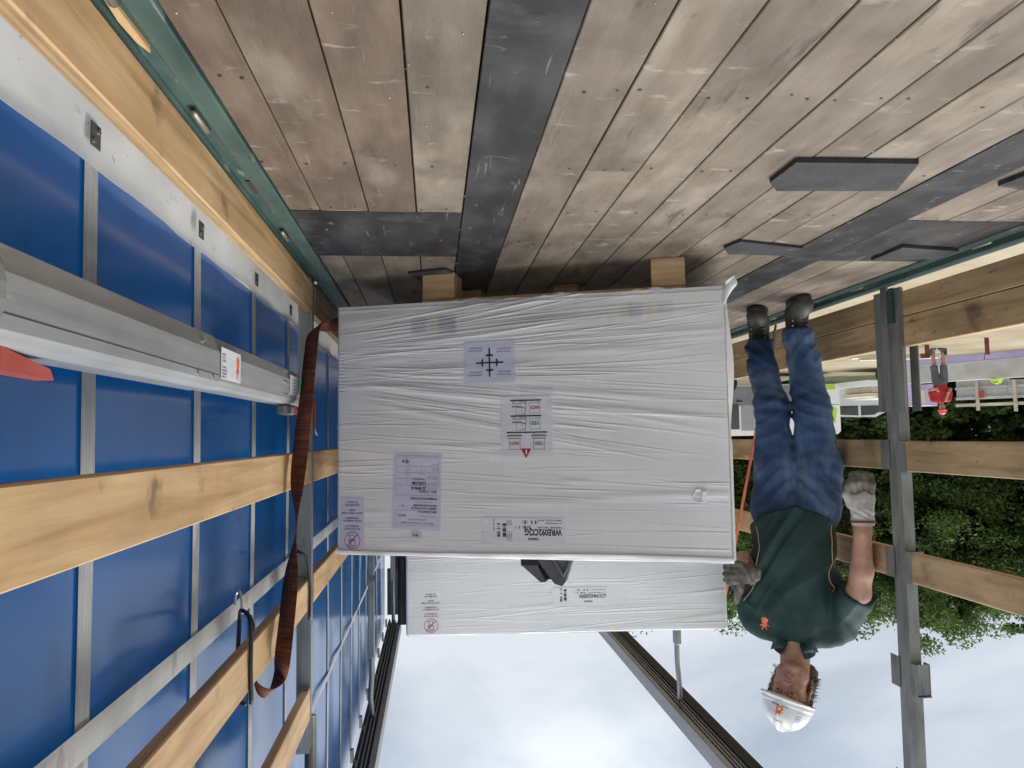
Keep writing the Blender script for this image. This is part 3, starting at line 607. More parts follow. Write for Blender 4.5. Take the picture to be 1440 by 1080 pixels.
    def label(s, name, x0, z0, w, h, m, rot=0., lab=None):
        c, sn = math.cos(rot), math.sin(rot); n, k = max(4, int(w/.006)), max(4, int(h/.006))
        fn = lambda a, b, l: s.at(x0+a*c-b*sn, z0+a*sn+b*c, l)
        A = np.array([[fn(w*i/n, h*j/k, 0) for j in range(k+1)] for i in range(n+1)])
        o = obj(name, grid_mesh(name, A), m, s.t)
        if lab: o['label'] = lab
        return o, fn
def slope1(t, x):
    if t < .30: return .055*(1-t/.3)+.02
    if t < .62: return -.10+.05*x
    return -.01
c1 = Crate('wrapped_crate', 'large white film wrapped crate in front with WRE092CQG and crosshair labels', (-.958, 2.393, 0), math.atan2(.329, .944), 1.393, .80, .112, 1.02, 3, slope1, 170, amp=1.0, fans=True,
           calm=[(.71, .91, .255, .41, .12), (.58, .77, .455, .68, .15), (.985, 1.195, .65, .935, .2), (.54, .84, .875, .967, .15), (1.28, 1.376, .81, 1.0, .2)])
pallet((-.958, 2.405, 0), math.atan2(.329, .944), 'pine pallet under the front wrapped crate', .122, 1.058, .78)
# film frills: lower hem, the ragged twist at the lower corner, the lip along the top
fb = MB(); rr = random.Random(4); W1 = c1.W
top = []; bot = []
N_ = 120
for i in range(N_+1):
    x = W1*i/N_; top.append((x, -.004-c1.disp(x, .13), .128)); bot.append((x, .006+.004*math.sin(i*.9), .108+.010*math.sin(i*.23)*.6+.004*rr.random()+.028*max(0, x-.9)))
fb.add(top+bot, [(i, i+1, N_+2+i, N_+1+i) for i in range(N_)])
fb.build('film_hem', M['wrap'], c1.t, True)
tw = smooth_path([(.0, -.004, .165), (-.008, -.008, .14), (-.016, -.014, .118), (-.014, -.02, .10), (-.022, -.024, .088)], 5)
wd = smooth_path([(.006, .0, .012), (.016, .004, .012), (.022, .006, .008), (.015, .003, .016), (.022, .0, .014)], 5)
MB().ribbon(tw, wd, .0025).build('film_tail', M['wrap'], c1.t, True)
lp = MB(); A_ = []; B_ = []
for i in range(N_+1):
    x = W1*i/N_; k = .010+.006*math.sin(i*.11+1)+.004*math.sin(i*.37); A_.append((x, -.006-c1.disp(x, 1.0), 1.0-.004*math.sin(i*.05))); B_.append((x, -.004-k*.15, 1.010+k*.35))
lp.add(A_+B_+[(x, y+.02, z+.002) for x, y, z in B_], [(i, i+1, N_+2+i, N_+1+i) for i in range(N_)]+[(N_+1+i, N_+2+i, 2*N_+3+i, 2*N_+2+i) for i in range(N_)])
lp.build('film_lip', M['wrap'], c1.t, True)
# film pulled loose at the left edge, holes
el = MB(); v = []
for i in range(31):
    z = .15+.86*i/30; b = .016*math.sin(PI*min(1, i/16))**2 if i < 17 else .003
    v += [(.002, -.002, z), (-.004-b, .02, z)]
el.add(v, [(2*i, 2*i+1, 2*i+3, 2*i+2) for i in range(30)]); el.build('loose_film', M['wrap'], c1.t, True)
# faint print of the crate itself showing through the film near its foot
def printed(m0):
    m = m0.copy(); m.name = 'film_over_print'; t = m.node_tree; N = t.nodes; K = t.links; b = N['Principled BSDF']
    tc = N.new('ShaderNodeTexCoord'); sp = N.new('ShaderNodeSeparateXYZ'); K.new(tc.outputs['Object'], sp.inputs[0]); nz = N.new('ShaderNodeTexNoise'); nz.inputs['Scale'].default_value = 9; K.new(tc.outputs['Object'], nz.inputs['Vector'])
    def edge(src, a, w_):
        r = N.new('ShaderNodeMapRange'); r.interpolation_type = 'SMOOTHSTEP'; r.inputs[1].default_value = a-w_; r.inputs[2].default_value = a+w_; K.new(src, r.inputs[0]); return r.outputs[0]
    def op(o_, a, b_):
        q = N.new('ShaderNodeMath'); q.operation = o_
        for k, v in ((0, a), (1, b_)):
            if isinstance(v, (int, float)): q.inputs[k].default_value = v
            else: K.new(v, q.inputs[k])
        return q.outputs[0]
    src = b.inputs['Base Color'].links[0].from_socket
    for x0, x1, z0, z1, c, am in ((.93, 1.00, .165, .225, (.28, .31, .42), .75), (1.003, 1.03, .165, .225, (.62, .52, .22), .6), (1.035, 1.10, .165, .225, (.30, .33, .43), .6), (.17, .225, .15, .205, (.34, .37, .46), .45), (.23, .262, .15, .205, (.62, .52, .22), .55), (.27, .32, .15, .205, (.28, .31, .42), .7), (.325, .345, .15, .205, (.62, .52, .22), .45), (.0, 1.39, .05, .225, (.60, .57, .50), .30), (.58, .70, .425, .462, (.45, .50, .66), .3)):
        f = op('MULTIPLY', op('SUBTRACT', edge(sp.outputs[0], x0, .010), edge(sp.outputs[0], x1, .010)), op('SUBTRACT', edge(sp.outputs[2], z0, .012), edge(sp.outputs[2], z1, .014))); f = op('MULTIPLY', f, op('MULTIPLY', nz.outputs[0], am*1.6))
        mx = N.new('ShaderNodeMix'); mx.data_type = 'RGBA'; K.new(f, mx.inputs[0]); K.new(src, mx.inputs[6]); mx.inputs[7].default_value = (*c, 1); src = mx.outputs[2]
    K.new(src, b.inputs['Base Color']); return m
c1.wrap.data.materials[0] = printed(M['wrap'])
# crosshair sheet
o, fn = c1.label('crosshair_sheet', .715, .262, .184, .146, M['paper'], .005)
p = Print(); cx, cz = .092, .076
p.rect(cx-.050, cx+.050, cz-.0026, cz+.0026); p.rect(cx-.0026, cx+.0026, cz-.052, cz+.050)
for a in (0, 90, 180, 270): p.arc(cx, cz, .0275, .0058, a-28, a+28)
for (x, y, a, b) in ((.014, .116, 'CENTRE OF GRAVITY', 'CENTRE DE GRAVITE'), (.118, .116, 'SCHWERPUNKT DES', 'PACKSTUECKES'), (.014, .036, 'CENTRO DE GRAVEDAD', 'DE LA MERCANCIA'), (.118, .030, 'CENTRO DI GRAVITA', 'BARICENTRO')):
    p.text(a, x, y, .0075, 'ink', 0, wid=.052); p.text(b, x, y-.010, .0075, 'ink', 0, wid=.046)
p.build(o, fn)
# handling pictograms
o, fn = c1.label('pictogram_sheet', .588, .460, .18, .205, M['paperw'])
p = Print()
def picto(y, word, k, full):
    p.rect(.036, .146, y, y+.0045, 'ink')
    p.frame(.040, .078, y+.010, y+.048, .0012, 'inkgrey'); p.text(word, .059, y+.022, .017, k, .0005, 'CENTER')
    p.line(.042, y+.006, .05, y+.014, .0015, 'inkgrey')
    p.line(.088, y+.006, .094, y+.050, .0022, 'inkgrey'); p.line(.094, y+.050, .100, y+.050, .003, 'ink'); p.line(.090, y+.030, .108, y+.026, .0022, 'ink'); p.arc(.096, y+.010, .004, .002, 0, 360, 'inkgrey'); p.arc(.108, y+.010, .004, .002, 0, 360, 'inkgrey')
    p.frame(.104, .126, y+.026, y+.052, .0012, 'inkgrey'); p.rect(.104, .140, y+.022, y+.026, 'inkgrey'); p.arc(.134, y+.010, .004, .002, 0, 360, 'inkgrey')
    p.text('OSI', .112, y+.010, .010, 'inkgrey')
picto(.014+.128, 'NO!', 'inkred', 0)
P2_ = Print()
# upright order: triangle on top, wide pair, then the two truck pictures
p.m.clear()
picto(.012, 'NO!', 'inkred', 0); picto(.066, 'YES!', 'inkgreen', 0)
p.rect(.016, .160, .123, .127, 'ink')
for x, wv, k in ((.026, 'YES!', 'inkgreen'), (.112, 'NO!', 'inkred')):
    p.frame(x, x+.040, .146, .184, .0013, 'ink'); p.text(wv, x+.020, .158, .0165, k, .0004, 'CENTER'); p.line(x-.008, .145, x+.048, .145, .0012, 'inkgrey'); p.rect(x+.004, x+.036, .133, .139, 'inkgrey'); p.line(x-.006, .137, x+.004, .137, .003, 'ink'); p.line(x+.036, .137, x+.047, .137, .003, 'ink')
    p.line(x+.002, .127, x-.004, .136, .0012, 'inkgrey'); p.line(x+.038, .127, x+.044, .136, .0012, 'inkgrey')
p.build(o, fn)
tri = Print(); tri.poly([(.073, .181), (.111, .181), (.092, .2145)], 'inkred'); tri.text('i', .0885, .185, .024, 'white', .0009); tri.build(o, fn, .0010, 'warning_triangle')
# shipping document, slightly askew
o, fn = c1.label('shipping_document', .985, .655, .183, .272, M['paper'], -.030)
p = Print()
p.rect(.012, .17, .010, .0112, 'inkgrey'); p.frame(.010, .172, .016, .258, .0009, 'inkgrey')
for y in (.204, .150, .116, .092, .070, .048): p.rect(.010, .172, y, y+.0009, 'inkgrey')
p.text('VERTALING TRANSPORTDOCUMENT', .022, .246, .0085, 'inkgrey', .0001, wid=.13); p.text('ZENDING NATIONAAL', .055, .234, .0075, 'inkgrey', .0001, wid=.066)
p.text('253 KG', .130, .220, .0100, 'ink', .0002); p.text('AFZENDER / SHIP FROM', .016, .222, .0055, 'inkgrey')
p.text('AIRCONAP B.V.', .014, .205, .0105, 'ink', .0002); p.text('GERRITS HOLSTWEG 20', .014, .193, .0090, 'ink', .0002); p.text('5988 NH HELDEN-MAASBREE', .014, .183, .0085, 'ink', .0002, wid=.088); p.text('NL', .136, .186, .010, 'ink')
p.text('ONTVANGER / SHIP TO', .030, .172, .0055, 'inkgrey')
p.text('SWIMMINGPOOL RUCPHEN', .014, .158, .0105, 'ink', .0002, wid=.098)
p.text('Merk', .016, .134, .0095, 'ink', .0002); p.text('CLANDA', .044, .134, .0095, 'ink', .0002)
for (tx, y) in (('22 004616', .121), ('2102218A', .103)): p.text(tx, .056, y, .0155, 'ink', .0005, wid=.056)
for y in (.128, .122, .109, .104, .088, .083, .078): p.text('Order no. / ref.', .014, y, .0058, 'inkgrey')
p.text('Temperatuur', .062, .091, .0085, 'ink', .0001)
for x, y in ((.012, .060), (.055, .060), (.115, .060), (.012, .054), (.012, .040), (.060, .074), (.118, .074)): p.text('Aantal colli', x, y, .0058, 'inkgrey')
p.bars(.118, .148, .027, .037, 5); p.text('1 2102218', .120, .0385, .0045); p.text('0001', .128, .022, .0045)
p.line(.128, .050, .128, .112, .0006, 'inkgrey'); p.line(.092, .048, .094, .07, .0006, 'inkgrey')
p.build(o, fn)
o, fn = c1.label('barcode_sticker', 1.062, .934, .04, .020, M['paper'])
p = Print(); p.bars(.004, .036, .005, .014, 9); p.text('0210221', .008, .0155, .004); p.build(o, fn)
# product label
o, fn = c1.label('product_label', .548, .878, .292, .088, M['paperw'])
p = Print()
p.text('WRE092CQG', .012, .0385, .0300, 'ink', .0009, wid=.130); p.arc(.110, .088, .030, .0014, 238, 300, 'ink'); p.text('Galletti', .092, .0685, .0115, 'ink', .0003, wid=.036)
for i, (x, y, ww) in enumerate(((.012, .030, .040), (.060, .030, .036), (.012, .016, .056), (.012, .006, .082))): p.text(('WRE092CQG000', 'MATR 22001', 'P.I. 00984220012', 'VALVOLA COLLEGATA 4 MN04750'), x, y, .0064) if 0 else p.text(('WRE092CQG000', 'MATR 220014', 'P.I. 0098422001', 'WEIGHT TOTALE 2 - 860 KG')[i], x, y, .0064, 'ink', .0001, wid=ww)
p.bars(.120, .172, .027, .0375, 2); p.bars(.094, .150, .009, .021, 3)
p.bars(.206, .219, .020, .066, 4, vert=True); p.bars(.227, .239, .020, .066, 6, vert=True)
for x in (.186, .193, .200): p.text('N. SERIALE 22', x+.004, .046, .0058, 'ink', 0, vert=True); p.text('2022001', x+.004, .008, .0058, 'ink', 0, vert=True)
p.text('ITEM 22 | 00420', .252, .004, .0065, 'ink', 0, vert=True)
p.build(o, fn)
def nostack(cr, x0, z0, w, h, m, k='inkred'):
    o, fn = cr.label('handling_label', x0, z0, w, h, m); p = Print(); q = w/.09; cx, cz = w*.5, h-.036*q
    p.arc(cx, cz, .030*q, .0022*q, 0, 360, k, 30); a = .0213*q; p.line(cx-a, cz-a, cx+a, cz+a, .0030*q, k)
    for sx, sz in ((-.012, .0015), (-.008, -.0205)):
        x, z = cx+sx*q, cz+sz*q; p.frame(x, x+.018*q, z, z+.017*q, .0015*q, 'ink'); p.line(x, z+.017*q, x+.007*q, z+.022*q, .0013*q, 'ink'); p.line(x+.018*q, z+.017*q, x+.024*q, z+.022*q, .0013*q, 'ink'); p.line(x+.007*q, z+.022*q, x+.024*q, z+.022*q, .0013*q, 'ink'); p.line(x+.018*q, z, x+.024*q, z+.006*q, .0013*q, 'ink')
    y = cz-.044*q
    for a1, b1 in (('DO NOT STACK', 'LOADING ON'), ('NE PAS GERBER AU', 'CHARGEMENT'), ('NICHT STAPELN BEIM', 'LADEN'), ('NON IMPILARE', 'IN CARICO')):
        p.text(a1, cx, y, .0085*q, 'ink', .0001, 'CENTER'); p.text(b1, cx, y-.010*q, .0085*q, 'ink', .0001, 'CENTER'); y -= .0285*q
    p.build(o, fn)
nostack(c1, 1.284, .812, .090, .190, M['paper'])
# small rip in the film near the left edge
rx, rz_ = .105, .80
rp_ = MB(); v = [(rx+.02*math.cos(a)*(1+.3*math.sin(3*a)), -.004-c1.disp(rx, rz_), rz_+.022*math.sin(a)) for a in np.linspace(0, 2*PI, 12)[:-1]]
rp_.add(v+[(rx+.004, .004, rz_)], [(i, (i+1) % 11, 11) for i in range(11)]); rp_.add([(rx-.02, -.005, rz_+.022), (rx-.008, -.016, rz_+.01), (rx-.014, -.014, rz_-.016), (rx-.026, -.004, rz_-.012)], [(0, 1, 2, 3)])
rp_.build('film_rip', M['wrap'], c1.t, True)

def slope2(t, x): return .07-.05*x
c2 = Crate('wrapped_crate', 'white film wrapped crate standing behind with the LCX194HQG05P01 label', (-1.42, 3.655, 0), math.atan2(.105, 1.56), 1.565, .75, .12, 1.552, 8, slope2, 300, amp=1.2, calm=[(.45, .74, 1.32, 1.43, .25), (1.38, 1.51, 1.32, 1.545, .3)])
pallet((-1.42, 3.66, 0), math.atan2(.105, 1.56), 'pallet under the rear wrapped crate', .1, 1.45, .7)
MB().box(-.02, 1.585, .03, .74, .0, .118).build('light_block_plinth', M['darkplastic'], c2.t)  # dark base added to block light leaking in under the crates from behind
o, fn = c2.label('product_label', .582, 1.335, .275, .088, M['wrap'])
p = Print(); p.text('LCX194HQG05P01', .012, .034, .024, 'ink', .0006, wid=.132); p.text('Galletti', .080, .064, .0115, 'ink', .0003, wid=.04)
p.bars(.112, .165, .022, .030, 2); p.bars(.094, .160, .008, .016, 3); p.bars(.205, .219, .008, .062, 4, vert=True); p.bars(.226, .238, .004, .066, 6, vert=True)
for x, y, ww in ((.012, .024, .09), (.012, .010, .04), (.06, .010, .02)): p.text('LCX194HQG05P01000', x, y, .006, wid=ww)
p.build(o, fn)
nostack(c2, 1.395, 1.335, .098, .205, M['wrap'])
# black clad case standing farther forward
t = thing('black_case', 'black clad case standing close behind the rear crate by the curtain', 'case', (-1.0, 4.55, 0), .03)
b = bmesh.new(); bmesh.ops.create_cube(b, size=1)
for q in b.verts: q.co = Vector((q.co.x*1.225+.6125, q.co.y*.6+.3, q.co.z*1.655+.8275+.11))
bmesh.ops.bevel(b, geom=b.edges[:], offset=.06, segments=4, affect='EDGES'); me = bpy.data.meshes.new('case_shell'); b.to_mesh(me); b.free(); me.polygons.foreach_set('use_smooth', [True]*len(me.polygons))
obj('case_shell', me, M['blackpvc'], t)
for x in (.1, .55, 1.0): MB().box(x, x+.1, .05, .55, 0, .112).build('foot', M['palletwood'], t)
# grey moulded grip lying on top of the front crate
cR, sR = math.cos(math.atan2(.329, .944)), math.sin(math.atan2(.329, .944))
t = thing('moulded_tool_case', 'dark grey moulded tool grip resting on top of the front crate', 'tool case', (-.958+cR*.62-sR*.10, 2.393+sR*.62+cR*.10, 1.02), math.atan2(.329, .944))
MB().prism([(-.10, 0), (.105, 0), (.082, .035), (.012, .083), (-.03, .083), (-.052, .040)], 0, .09, lambda a, b, c: (a+.0, c, b)).build('lower_shell', M['darkplastic'], t)
q = MB(); q.prism([(-.083, 0), (.040, 0), (.042, .012), (-.018, .092), (-.045, .10), (-.056, .086)], -.03, .028, lambda a, b, c: (a, c, b)); q.build('grip', M['greyplastic'], t)
q = MB(); q.prism([(.042, .03), (.098, .03), (.03, .088), (.012, .086)], -.034, .03, lambda a, b, c: (a, c, b)); q.build('side_grip', M['greyplastic'], t)
MB().box(.038, .1, -.036, -.01, .0, .034, bev=.004).build('badge_panel', M['darkplastic'], t)
MB().tube([(-.08, -.035, .004), (-.052, -.036, .062), (-.012, -.036, .005)], .007, 8).build('lever', M['greyplastic'], t, True)

# ================================================================== BODIES: smooth implicit shapes meshed with surface nets
def seg(P, a, b, r1, r2):
    a, b = np.array(a, np.float32), np.array(b, np.float32); d = b-a; t = np.clip(((P-a)@d)/(d@d), 0, 1)
    return np.linalg.norm(P-a-t[..., None]*d, axis=-1)-(r1+(r2-r1)*t)
def chain(P, pts, k=.01):
    out = None
    for (a, ra), (b, rb) in zip(pts[:-1], pts[1:]):
        d = seg(P, a, b, ra, rb); out = d if out is None else smin(out, d, k)
    return out
def ell(P, c, r, rot=None):
    q = P-np.array(c, np.float32)
    if rot is not None: q = q@np.array(rot, np.float32)
    r = np.array(r, np.float32); k0 = np.linalg.norm(q/r, axis=-1); k1 = np.linalg.norm(q/(r*r), axis=-1); return k0*(k0-1)/np.maximum(k1, 1e-6)
def smin(a, b, k): h = np.clip(.5+.5*(b-a)/k, 0, 1); return b*(1-h)+a*h-k*h*(1-h)
def smax_(a, b, k): return -smin(-a, -b, k)
def snoise(P, f, seed, n=7):
    r = np.random.default_rng(seed); o = 0
    for i in range(n):
        k = r.normal(size=3)*f; o = o+np.sin(P@k.astype(np.float32)+r.uniform(0, 6.28))
    return o/math.sqrt(n)
def grid_pts(xs, ys, zs): return np.stack(np.meshgrid(xs, ys, zs, indexing='ij'), -1).astype(np.float32)
def nets(name, xs, ys, zs, F, smooth=True):
    A = [np.asarray(a, np.float64) for a in (xs, ys, zs)]; sh = np.array(F.shape); ins = F < 0; cs = sh-1
    acc = np.zeros((int(np.prod(cs)), 4)); E = []
    for ax in range(3):
        s0 = [slice(None)]*3; s1 = [slice(None)]*3; s0[ax] = slice(0, -1); s1[ax] = slice(1, None)
        I = np.argwhere(ins[tuple(s0)] != ins[tuple(s1)])
        if len(I) == 0: continue
        J = I.copy(); J[:, ax] += 1; f0 = F[tuple(I.T)].astype(np.float64); f1 = F[tuple(J.T)]; t = f0/(f0-f1)
        p = np.stack([A[q][I[:, q]] for q in range(3)], 1); p[:, ax] += t*(A[ax][J[:, ax]]-A[ax][I[:, ax]])
        b, c = (ax+1) % 3, (ax+2) % 3; cell = []; ok = np.ones(len(I), bool)
        for db, dc in ((-1, -1), (0, -1), (0, 0), (-1, 0)):
            K = I.copy(); K[:, b] += db; K[:, c] += dc; g = (K[:, b] >= 0) & (K[:, c] >= 0) & (K[:, b] < cs[b]) & (K[:, c] < cs[c])
            ok &= g; K = np.clip(K, 0, cs-1); fl = np.ravel_multi_index(K.T, cs); cell.append(fl)
            np.add.at(acc, fl[g], np.concatenate([p[g], np.ones((g.sum(), 1))], 1))
        q = np.stack(cell, 1)[ok]; fl = ~ins[tuple(I.T)][ok]; q[fl] = q[fl][:, ::-1]; E.append(q)
    act = np.nonzero(acc[:, 3] > 0)[0]; mp = np.full(len(acc), -1, np.int64); mp[act] = np.arange(len(act))
    return raw_mesh(name, acc[act, :3]/acc[act, 3:], mp[np.concatenate(E)], smooth)
def sdf(name, lo, hi, h, fn, m, parent, loc=None):
    xs, ys, zs = (np.arange(lo[i], hi[i]+h, h) for i in range(3))
    return obj(name, nets(name, xs, ys, zs, fn(grid_pts(xs, ys, zs))), m, parent, loc)
M['skin'] = mat('ruddy_skin', [(.34, .165, .105), (.46, .245, .165), (.52, .30, .21)], 14, (1, 1, 1), .5, .0006, 160, mott=.16, mscale=18, spots=[(30, (1, 1, 1), .58, .72, (.42, .16, .11), .45)])
M['lip'] = mat('lips', [(.36, .165, .12)], rough=.5)
M['eye'] = mat('eye_white', [(.26, .22, .19)], rough=.3)
M['iris'] = mat('dark_iris', [(.03, .025, .02)], rough=.2)
M['hair'] = mat('grey_brown_hair', [(.03, .02, .014), (.10, .07, .05), (.24, .20, .165)], 30, (1, 1, 1), .6, .006, 90)
M['shirt'] = mat('dark_green_jersey', [(.0065, .030, .0265), (.010, .042, .037), (.015, .053, .046)], 4, (1, 1, 1), .8, .0010, 330, mott=.22, mscale=7)
M['shirtblack'] = mat('black_jersey_panel', [(.010, .010, .015), (.022, .022, .03)], 9, rough=.75, bump=.001, bscale=300)
M['piping'] = mat('mustard_piping', [(.42, .33, .12)], rough=.6)
M['jeans'] = mat('blue_denim', [(.010, .026, .070), (.030, .068, .160), (.080, .150, .28)], 2.2, (1.5, 1.5, .8), .8, .0009, 420, mott=.28, mscale=9, lohi=(.28, .72), spots=[(3.6, (1.5, 1.5, .8), .47, .66, (.20, .29, .42), .7), (13, (1, 1, 2.5), .66, .76, (.02, .035, .07), .5)])
M['boot'] = mat('dusty_dark_leather', [(.018, .017, .016), (.045, .042, .038), (.11, .10, .088)], 8, (1, 1, 1), .62, .0015, 70, mott=.3, mscale=14)
M['sole'] = mat('black_boot_sole', [(.015, .015, .015), (.035, .033, .03)], 20, rough=.8)
M['glove'] = mat('grubby_leather_glove', [(.30, .285, .25), (.46, .44, .40), (.56, .54, .49)], 9, (1, 1, 1), .75, .0022, 55, mott=.3, mscale=22, spots=[(11, (1, 1, 1), .58, .72, (.10, .085, .065), .7)])
M['glovedark'] = mat('soiled_glove_leather', [(.06, .052, .044), (.14, .125, .105), (.27, .25, .215)], 11, (1, 1, 1), .75, .0025, 55, mott=.35, mscale=22)
M['cuff'] = mat('dark_red_glove_binding', [(.22, .02, .025)], rough=.7)
M['helmet'] = mat('white_hard_hat_plastic', [(.70, .71, .70), (.78, .79, .78)], 6, rough=.28, coat=.3, spots=[(16, (1, 1, 1), .66, .74, (.55, .55, .53), .4)])

MAN = Vector((-1.60, 3.38, 0))
man = thing('person', 'man in dark green polo, blue jeans and white hard hat standing beside the crates', 'person', MAN, math.atan2(.428, .904))
# ---- body: one continuous skin surface (fine voxels only round the head)
xs = np.concatenate([np.arange(-.44, -.115, .010), np.arange(-.115, .135, .0032), np.arange(.135, .29, .010)])
ys = np.concatenate([np.arange(-.34, -.225, .012), np.arange(-.225, .06, .0034), np.arange(.06, .26, .012)])
zs = np.concatenate([np.arange(.10, 1.56, .013), np.arange(1.56, 1.86, .0032)])
HC = np.array([.006, -.085, 1.738])                        # eye-level centre of the head
def rotm(roll, pitch, yw):
    Ry = np.array([[math.cos(roll), 0, math.sin(roll)], [0, 1, 0], [-math.sin(roll), 0, math.cos(roll)]])
    Rx = np.array([[1, 0, 0], [0, math.cos(pitch), -math.sin(pitch)], [0, math.sin(pitch), math.cos(pitch)]])
    Rz = np.array([[math.cos(yw), -math.sin(yw), 0], [math.sin(yw), math.cos(yw), 0], [0, 0, 1]])
    return Ry@Rx@Rz
HR = rotm(math.radians(14), math.radians(9), math.radians(16))   # head to man: columns are head axes
h2m = lambda p: HC+HR@np.array(p)
def headfield(P):
    Q = (P-HC.astype(np.float32))@HR.astype(np.float32)
    Sx = Q*np.array([1, 1, 1], np.float32); A = Sx.copy(); A[..., 0] = np.abs(A[..., 0])
    d = ell(Q, (0, .012, .035), (.077, .097, .095))
    d = smin(d, ell(Q, (0, -.022, -.030), (.063, .072, .085)), .02)
    d = smin(d, ell(A, (.036, -.028, -.076), (.030, .046, .036)), .022)
    d = smin(d, ell(Q, (0, -.072, -.105), (.026, .022, .019)), .016); d = smin(d, ell(Q, (0, -.035, -.108), (.040, .035, .022)), .02)
    d = smin(d, ell(A, (.036, -.062, -.032), (.024, .022, .020)), .018)
    d = smin(d, seg(A, (.008, -.088, .019), (.042, -.074, .021), .010, .009), .012)
    d = smax_(d, -ell(A, (.031, -.100, -.001), (.017, .016, .0105)), .010)
    d = smin(d, seg(Q, (0, -.088, .008), (0, -.111, -.036), .0085, .0125), .008)
    d = smin(d, ell(A, (.0125, -.100, -.041), (.0085, .011, .008)), .005)
    d = smax_(d, -seg(A, (.0062, -.106, -.0505), (.0075, -.098, -.044), .003, .003), .003)
    d = smin(d, seg(A, (0, -.0945, -.0665), (.022, -.083, -.0695), .0062, .004), .006)
    d = smin(d, seg(A, (0, -.0935, -.0765), (.018, -.084, -.0745), .0072, .004), .006)
    d = smax_(d, -seg(A, (0, -.1025, -.0715), (.029, -.086, -.0690), .0028, .0020), .002)
    d = smax_(d, -seg(A, (.020, -.100, -.040), (.034, -.080, -.075), .003, .002), .010)          # smile lines
    d = smax_(d, -seg(A, (.026, -.1, -.100), (.040, -.070, -.088), .002, .002), .010)
    ear = ell(A, (.080, .012, -.010), (.010, .021, .033), rotm(0, .2, .35)); ear = smax_(ear, -ell(A, (.089, .004, -.006), (.006, .011, .020)), .005); d = smin(d, ear, .006)
    d = smin(d, ell(A, (.031, -.0815, .0), (.0135, .0135, .0125)), .003)                        # lids
    return d+.0006*snoise(Q, 90, 3)
def bodyfield(P):
    d = chain(P, [((-.085, -.05, .13), .035), ((-.130, -.04, .49), .055), ((-.13, .0, .92), .075)])
    d = smin(d, chain(P, [((.088, .16, .15), .030), ((.038, -.01, .49), .055), ((.04, .0, .92), .075)]), .03)
    d = smin(d, ell(P, (-.04, 0, 1.0), (.15, .095, .16)), .04); d = smin(d, ell(P, (-.03, .0, 1.27), (.145, .085, .22)), .04)
    d = smin(d, chain(P, [((-.03, .0, 1.44), .07), ((-.2, .0, 1.46), .05), ((-.283, -.15, 1.285), .049), ((-.298, -.19, 1.18), .044), ((-.304, -.235, 1.005), .034), ((-.304, -.245, .94), .03)], .02), .02)
    d = smin(d, chain(P, [((-.03, .0, 1.44), .07), ((.13, .0, 1.44), .05), ((.19, .03, 1.22), .046), ((.185, -.02, 1.19), .044), ((.165, -.26, 1.20), .03)], .02), .02)
    nb = h2m((0, .02, -.06)); d = smin(d, seg(P, (-.028, .0, 1.47), (nb[0]*.6-.008, nb[1]+.005, nb[2]), .066, .062), .02)
    return d
P = grid_pts(xs, ys, zs); F = np.full(P.shape[:3], .5, np.float32)
F[...] = bodyfield(P)
k0 = int(np.searchsorted(zs, 1.565)); sub = P[:, :, k0:]; F[:, :, k0:] = smin(F[:, :, k0:], headfield(sub).astype(np.float32), .018)
body = obj('body', nets('body', xs, ys, zs, F), [M['skin'], M['lip']], man); del P, F
me = body.data; co = np.empty(len(me.vertices)*3); me.vertices.foreach_get('co', co); co = co.reshape(-1, 3); pc = np.array([co[list(p.vertices)].mean(0) for p in me.polygons]); q = (pc-HC)@HR
lip = (q[:, 1] < -.086) & (np.abs(q[:, 2]+.0715) < .0088-(np.abs(q[:, 0])/.024)**2*.006) & (np.abs(q[:, 0]) < .022)
me.polygons.foreach_set('material_index', lip.astype(np.int32))
def uvs(r, n=12, m=8): 
    b = bmesh.new(); bmesh.ops.create_uvsphere(b, u_segments=n, v_segments=m, radius=r); me = bpy.data.meshes.new('ball'); b.to_mesh(me); b.free(); me.polygons.foreach_set('use_smooth', [True]*len(me.polygons)); return me
for sx in (-1, 1):
    e = uvs(.0115); e.name = 'eye'; eo = obj('eye', e, M['eye'], man, loc=h2m((sx*.031, -.0842, -.0012)))
    ir = uvs(.0062); ir.name = 'iris'; obj('iris', ir, M['iris'], eo, loc=tuple(HR@np.array((0, -.0085, -.0008))))
    MB().tube([h2m((sx*.046, -.0825, .001)), h2m((sx*.037, -.0955, .0042)), h2m((sx*.026, -.0975, .0036)), h2m((sx*.016, -.091, -.001))], .0048, 8).build('eyelid', M['skin'], man, True)
    MB().tube([h2m((sx*.048, -.079, .021)), h2m((sx*.034, -.091, .0245)), h2m((sx*.016, -.0965, .0215)), h2m((sx*.009, -.098, .018))], [.003, .0058, .0055, .003], 7).build('eyebrow', M['hair'], man, True)
